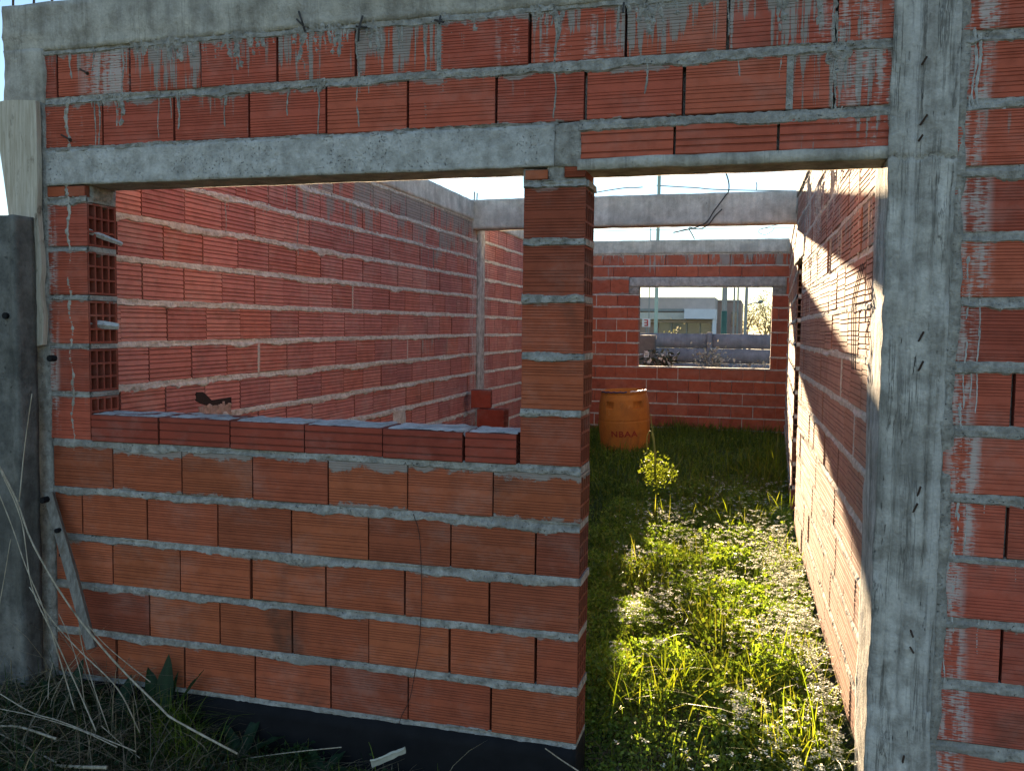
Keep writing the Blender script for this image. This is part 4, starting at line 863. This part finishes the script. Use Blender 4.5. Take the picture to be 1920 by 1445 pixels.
# long dry stalks in the lower left corner (each one a thing)
M_STALK = wood_material('dry_stalk', (.30, .255, .185), (.52, .46, .36))
stalks = [([(-14, 850), (30, 935), (62, 1020), (130, 1135), (215, 1240), (300, 1325), (330, 1350), (445, 1412)], -.36, .0062, 'thick dry stalk leaning from the left edge down to the ground'),
 ([(60, 738), (46, 840), (36, 940)], -.30, .0035, 'thin pale upright stalk in front of the grey post'),
 ([(0, 880), (40, 975), (60, 1100), (105, 1200), (150, 1300), (180, 1370)], -.42, .004, 'second long dry stalk crossing below the thick leaning one'),
 ([(55, 1100), (100, 1165), (150, 1220), (220, 1290), (262, 1372)], -.33, .0038, 'bent dry stalk ending beside the grass tuft'),
 ([(148, 1172), (155, 1215), (175, 1285), (205, 1372)], -.30, .0032, 'slim dry stalk rising straight out of the weeds'),
 ([(165, 1172), (205, 1215), (282, 1278)], -.12, .0030, 'short dry stalk lying against the lower bricks'),
 ([(0, 1300), (60, 1335), (115, 1352), (210, 1390), (255, 1408)], -.46, .0036, 'dry stalk lying low from the left edge to the weeds'),
 ([(0, 1328), (70, 1343), (150, 1368), (220, 1400)], -.47, .0030, 'thin dry stalk lying just under another on the left'),
 ([(0, 1360), (40, 1363), (105, 1384)], -.50, .0070, 'thick broken dry stalk near the bottom left corner'),
 ([(0, 1375), (60, 1405), (105, 1428)], -.52, .0055, 'pale stalk slanting towards the bottom left corner'),
 ([(-10, 1425), (60, 1430), (130, 1436), (200, 1438)], -.52, .0095, 'stout brown stalk along the bottom left edge'),
 ([(190, 1360), (235, 1400), (262, 1420)], -.35, .003, 'short pale stalk lying before the dock plant'),
 ([(360, 1440), (470, 1420), (560, 1408), (640, 1400)], -.14, .003, 'dry stalk lying along the dark footing'),
 ([(1022, 1402), (1050, 1422), (1085, 1445)], -.06, .004, 'short dry twig at the footing beside the doorway'),
 ([(-10, 905), (22, 985), (48, 1060), (85, 1150), (120, 1262), (140, 1330)], -.28, .004, 'pale arching dry stalk close to the foot of the grey post'),
 ([(20, 1010), (5, 1100), (-10, 1180)], -.33, .0028, 'thin dry stalk bending down at the left picture edge'),
 ([(110, 1150), (128, 1190), (150, 1260), (160, 1330)], -.22, .0028, 'thin dry stalk in front of the leaning grey batten'),
 ([(100, 1240), (92, 1275), (90, 1310)], -.40, .0025, 'little dry twig among the weeds on the left')]
for pix, Y, r_, lab in stalks:
    r_ = r_*.72
    pts = []
    for i, (u, v) in enumerate(pix):
        p = atY(u, v, Y+.02*math.sin(i*1.9)); g0 = float(ground_z(p[0], p[1]))+r_*.8
        pts.append(atZ(u, v, g0) if p[2] < g0 else p)
    pts = np.array(pts); cpt = curve_pts(pts, 22); b = cpt[-1].copy(); mb = MB(); rr = r_*(.75+.25*np.abs(np.sin(np.arange(len(cpt))*1.3)))*np.linspace(.75, 1, len(cpt))
    mb.tube(cpt-b, rr, 6); o = mb.build('dry_stalk', M_STALK, None, True, tuple(b)); tag(o, lab, 'stalk', 'dry stalks in the lower left corner')
# thin wire hanging on the front wall, white scrap on the ground
mb = MB(); cpt = curve_pts([atY(u, v, -.006) for u, v in ((775, 963), (786, 1000), (790, 1070), (790, 1130), (786, 1210), (778, 1260), (768, 1310), (750, 1350), (745, 1400))], 40); b = cpt[-1].copy()
mb.tube(cpt-b, .0013, 5); tag(mb.build('dangling_wire', plain('rusty_wire', (.05, .02, .015), .7, .2), None, True, tuple(b)), 'thin dark wire hanging down the lower front brickwork', 'wire')
def scrap():
    a, b = atY(696, 1428, -.13), atY(760, 1402, -.10); n, m = 14, 5; V = []; d = b-a; L = np.linalg.norm(d)
    zg = float(ground_z(a[0], -.12)); c = (a+b)/2
    for s_ in (0, .006):
        for i in range(n+1):
            t = i/n; p = a+d*t-c
            for j in range(m+1):
                q = j/m-.5; w_ = .030*(1-.25*t)*(1+.15*vn(np.array([[t*6, q, 2.]]))[0]); V.append((p[0], p[1]-q*w_*.6-s_*.3, p[2]+q*w_+.006*math.cos(q*5)+.004*vn(np.array([[t*9, q*3, 1.]]))[0]-s_))
    k = (n+1)*(m+1); Fc = []
    for i in range(n):
        for j in range(m):
            g = i*(m+1)+j; Fc += [(g, g+1, g+m+2, g+m+1), (k+g, k+g+m+1, k+g+m+2, k+g+1)]
        Fc += [(i*(m+1), (i+1)*(m+1), k+(i+1)*(m+1), k+i*(m+1)), (i*(m+1)+m, k+i*(m+1)+m, k+(i+1)*(m+1)+m, (i+1)*(m+1)+m)]
    tag(link('bark_scrap', mesh('bark_scrap', V, Fc, plain('pale_scrap_mat', (.42, .42, .36), .7, .3, 40)), None, tuple(c)), 'pale curled scrap lying before the dark footing', 'scrap')
scrap()
# ------------------------------------------------------------------ beyond the back window
FY = 15.0
fe = empty('slab_fence', (0, FY, 0)); tag(fe, 'grey precast concrete slab fence behind the house', 'fence')
M_FEN = rough_material('fence_slab', (.16, .175, .205), (.25, .265, .30), (.15, .16, .185), 0, .6, .4, 5)
pxs = [atY(1331, 640, FY)[0]+1.55*k for k in range(-7, 8)]
for i in range(len(pxs)-1):
    for r_ in range(5):
        z1 = 1.44-.295*r_; cbox('slab', pxs[i]+.045, pxs[i+1]-.045, -.018+.004*(r_ % 2), .022, z1-.287, z1, M_FEN, fe, .12, .008, 5)
for x in pxs: cbox('fence_post', x-.05, x+.05, -.05, .05, -.2, 1.47, M_FEN, fe, .1, .006, 6)
# pale building across the street
def bx(name, u0, v0, u1, v1, Y, dep, mat, parent, z0=None, off=None):
    a, b = atY(u0, v0, Y), atY(u1, v1, Y); o = np.array(parent.location); zb = b[2] if z0 is None else z0
    m = MB(); m.box(a[0]-o[0], b[0]-o[0], Y-o[1], Y+dep-o[1], zb-o[2], a[2]-o[2]); return m.build(name, mat, parent)
M_PINK = plain('pink_render', (.50, .42, .38), .85, .15, 3); M_WHITE = plain('white_panel', (.66, .70, .76), .6, .1, 3); M_GLASS = plain('green_glass', (.05, .09, .085), .12, .5, 1.2, 0., .6, 0.)
M_BAND = plain('grey_band', (.25, .27, .26), .7, .2, 4); M_CREAM = plain('cream_render', (.55, .54, .48), .8, .15, 3); M_BRN = plain('brown_render', (.38, .27, .23), .85, .2, 3)
bd = empty('low_building', (-6.0, 40, 0)); tag(bd, 'low flat-roofed building with green glass front across the street', 'building')
bx('wall', 1120, 557, 1340, 600, 40.0, 9, M_PINK, bd, 1.9); bx('roof_band', 1120, 578, 1282, 584, 39.7, .32, M_BAND, bd)
bx('fascia', 1120, 585, 1283, 599, 39.6, .42, M_CREAM, bd); bx('canopy', 1283, 579, 1342, 598, 38.8, 1.25, M_WHITE, bd)
bx('canopy_post', 1336, 598, 1342, 640, 38.9, .25, M_WHITE, bd, -.1); bx('inner_wall', 1120, 598, 1336, 640, 40.4, 8, M_BRN, bd, -.1)
for k, (a, b) in enumerate(((1236, 1258), (1259, 1287), (1288, 1312), (1313, 1334))): wn = bx('window', a, 600, b, 632, 40.2, .06, M_GLASS, bd, .3); mu = bx('mullion', b, 600, b+1.2, 632, 40.1, .12, M_BAND, bd, .3); mu.parent = wn
b2 = empty('side_block', (-.7, 43, 0)); tag(b2, 'brownish block with flat roof right of the green glass building', 'building')
bx('wall', 1338, 563, 1388, 640, 43, 6, M_BRN, b2, -.1); bx('coping', 1337, 562, 1389, 565, 42.9, 6.2, M_PINK, b2); bx('window', 1372, 585, 1384, 612, 42.93, .1, M_GLASS, b2)
# sign
sg = empty('street_sign', tuple(atY(1211, 640, 33))); sg.location[2] = -.1; tag(sg, 'small white sign with red figure at the left of the window view', 'sign')
M_SW = plain('sign_white', (.7, .66, .66), .5, .1); M_SR = plain('sign_red', (.5, .04, .05), .5, .1)
bx('sign_board', 1204, 597, 1219, 613, 33, .05, M_SW, sg); 
for (a, b, c, d) in ((1208, 599, 1215, 601), (1213, 601, 1215, 604), (1208, 604, 1215, 606), (1213, 606, 1215, 609), (1208, 609, 1215, 611)): bx('figure_stroke', a, b, c, d, 32.96, .03, M_SR, sg)
bx('sign_post', 1210.5, 613, 1212, 640, 33, .06, M_BAND, sg, -.1)
# poles
def pole(u, Y, ztop, r0, r1, mat, label, lean=0., cat='pole', name='utility_pole'):
    c = atY(u, 620, Y); e = empty(name, (c[0], Y, -.15)); tag(e, label, cat); m = MB(); m.tube([(lean*z, 0, z) for z in np.linspace(0, ztop+.15, 6)], np.linspace(r0, r1, 6), 12); m.build('pole_shaft', mat, e, True); return e
M_PG = plain('pole_grey', (.30, .31, .30), .8, .15, 6); M_PM = plain('pole_mint', (.36, .50, .44), .6, .1, 6); M_PD = plain('pole_dark_green', (.05, .13, .10), .6, .2, 6)
p1 = pole(1229.5, 27, 9.5, .065, .05, M_PM, 'tall mint green pole rising close to the low sun'); m = MB(); m.box(-.5, .5, -.05, .05, 9.0, 9.1); m.build('cross_arm', M_PG, p1)
pole(1216, 35, 6.0, .025, .02, M_PG, 'very thin grey pole left of the mint green pole')
p2 = pole(1357, 26, 3.9, .085, .08, M_PG, 'thick pole with dark green lower half in the window view'); m = MB(); m.tube([(0, 0, 0), (0, 0, 2.3)], .094, 12); m.build('painted_sleeve', M_PD, p2.children[0], True)
pole(1375, 34, 3.9, .04, .035, M_PG, 'slim grey pole right of the thick two-tone pole'); pole(1382, 36, 3.6, .04, .035, M_BAND, 'short dark pole beside the brownish block')
p3 = pole(1396, 32, 3.95, .07, .055, M_PG, 'grey lamp pole carrying the street light', .012, 'street lamp', 'street_lamp')
o3 = np.array(p3.location); a3, b3 = atY(1399, 572, 32)-o3, atY(1422, 567, 32)-o3; m = MB(); m.tube([a3, (a3+b3)/2+np.array([0, 0, .02]), b3], .02, 6); la = m.build('lamp_arm', M_PG, p3)
h3 = atY(1430, 565, 32)-o3; m = MB(); m.tube([b3-np.array([.02, 0, 0]), b3+(h3-b3)*.5, h3], [.03, .075, .04], 8); lh = m.build('lamp_head', M_BAND, la, True)
# overhead cables
def cable(pix, Y0, Y1, r_, label):
    n = len(pix); pts = [atY(u, v, Y0+(Y1-Y0)*i/(n-1)) for i, (u, v) in enumerate(pix)]; c = curve_pts(pts, 24); b = c[0].copy(); m = MB(); m.tube(c-b, r_, 5); tag(m.build('overhead_cable', M_WIRE, None, True, tuple(b)), label, 'cable')
cable([(700, 440), (1112, 362), (1205, 351)], 27, 27, .016, 'dark overhead cable rising towards the pole from the left')
cable([(1231, 348), (1300, 352), (1400, 357), (1900, 362)], 27, 27, .016, 'dark overhead cable running right from the mint pole')
cable([(900, 440), (1112, 434), (1231, 431), (1410, 428), (1800, 425)], 34, 34, .010, 'thin lower cable seen beneath the concrete cross beam')
cable([(1420, 540), (1450, 550), (1500, 560)], 45, 45, .012, 'thin cable in the right corner of the window view')
# trees, shrubs and the climber
M_BARK = plain('bark', (.16, .13, .10), .9, .3, 20)
def tree(name, label, loc, hgt, spread, nleaf, lsz, cols, seed, trunk=.12, bare=.4, group=None, crown0=.3):
    r_ = random.Random(seed); g = np.random.default_rng(seed); e = empty(name, loc); tag(e, label, 'tree' if hgt > 2.2 else 'shrub', group); mb = MB(); tips = []
    def branch(p, d, L, rad, dep):
        n = 4; pts = [p]; dd = d
        for i in range(n):
            dd = dd+np.array([r_.gauss(0, .18), r_.gauss(0, .18), r_.gauss(.03, .12)]); dd = dd/np.linalg.norm(dd); pts.append(pts[-1]+dd*L/n)
        mb.tube(pts, np.linspace(rad, rad*.55, n+1), 5, False); tips.extend(pts[2:])
        if dep > 0:
            for k in range(r_.choice((3, 4))):
                q = pts[r_.choice((2, 3, 4))]; a = r_.uniform(0, 6.28); nd = dd*.6+np.array([math.cos(a)*.8, math.sin(a)*.8, r_.uniform(.0, .6)]); branch(q, nd/np.linalg.norm(nd), L*r_.uniform(.5, .75), rad*.5, dep-1)
    branch(np.zeros(3), np.array([0, 0, 1.]), hgt*.42, trunk, 3); mb.build('trunk', M_BARK, e)
    t = np.array(tips); sc = np.array([spread/(np.abs(t[:, :2]).max()+.01), spread/(np.abs(t[:, :2]).max()+.01), 1]); hi = t[:, 2] > crown0*hgt
    t = t[hi] if hi.any() else t; P = t[g.integers(0, len(t), nleaf)]+g.normal(0, .07*hgt, (nleaf, 3))*np.array([1, 1, .8]); nr = g.normal(size=(nleaf, 3))
    pack('crown', [leaves(P, g.uniform(.6, 1.4, nleaf)*lsz, g.uniform(.4, .8, nleaf), nr, np.array(cols)[g.integers(0, len(cols), nleaf)]*g.uniform(.7, 1.3, (nleaf, 1)))], M_TWIG, e); return e
OL = [(.20, .20, .11), (.26, .24, .14), (.16, .17, .10), (.30, .27, .18)]
for k, (u, Y, hg, lab) in enumerate(((1412, 52, 4.6, 'sparse tree just right of the lamp pole'), (1432, 56, 4.8, 'sparse tree under the street lamp head'), (1450, 50, 4.2, 'sparse tree at the right edge of the window view'), (1475, 54, 5.0, 'sparse tree behind the right jamb of the back window'))):
    p = atY(u, 620, Y); tree('sparse_tree', lab, (p[0], Y, -.1), hg, 1.8, 800, .11, OL, 40+k, .09, group='far trees beyond the fence')
YL = [(.36, .33, .20), (.28, .28, .14), (.42, .38, .26)]
p = atY(1275, 625, 19); tree('yellow_shrub', 'pale yellow shrub behind the fence before the glass front', (p[0], 19, -.1), 1.95, .22, 420, .07, YL, 61, .02)
DR = [(.42, .36, .27), (.34, .28, .20), (.50, .45, .36)]
for u, hg, sp, lab, sd in ((1352, 1.55, .42, 'tall dry brown shrub before the middle of the slab fence', 71), (1400, 1.35, .30, 'dry pale shrub before the right part of the slab fence', 72), (1268, .95, .26, 'low dry twiggy shrub before the left slab panels', 73)):
    p = atY(u, 640, 14.2); tree('dry_shrub', lab, (p[0], 14.2, float(ground_z(p[0], 14.2))), hg, sp, 420, .06, DR, sd, .016, crown0=.35)
p = atY(1208, 650, 13.2); tree('broad_leaf_shrub', 'dark shrub with large pale leaves at the left of the back window', (p[0], 13.2, float(ground_z(p[0], 13.2))), 1.35, .3, 520, .11, [(.05, .06, .035), (.08, .08, .05), (.45, .43, .38)], 77, .025)
gpo = empty('meter_pillar', (atY(1212, 650, 14.0)[0], 14.0, -.1)); tag(gpo, 'dark masonry meter pillar with a small white-framed box', 'pillar')
cbox('pillar_body', -.28, .16, 0, .3, 0, 1.50, plain('dark_masonry', (.13, .11, .10), .9, .3, 8), gpo, .1, .01, 5)
q = atY(1212, 664, 13.98)-np.array(gpo.location); m = MB(); m.box(q[0]-.045, q[0]+.045, -.03, .0, q[2]-.06, q[2]+.06); bf = m.build('box_frame', M_SW, gpo); m = MB(); m.box(q[0]-.030, q[0]+.030, -.034, -.028, q[2]-.045, q[2]+.04); m.build('box_window', M_BAND, bf)
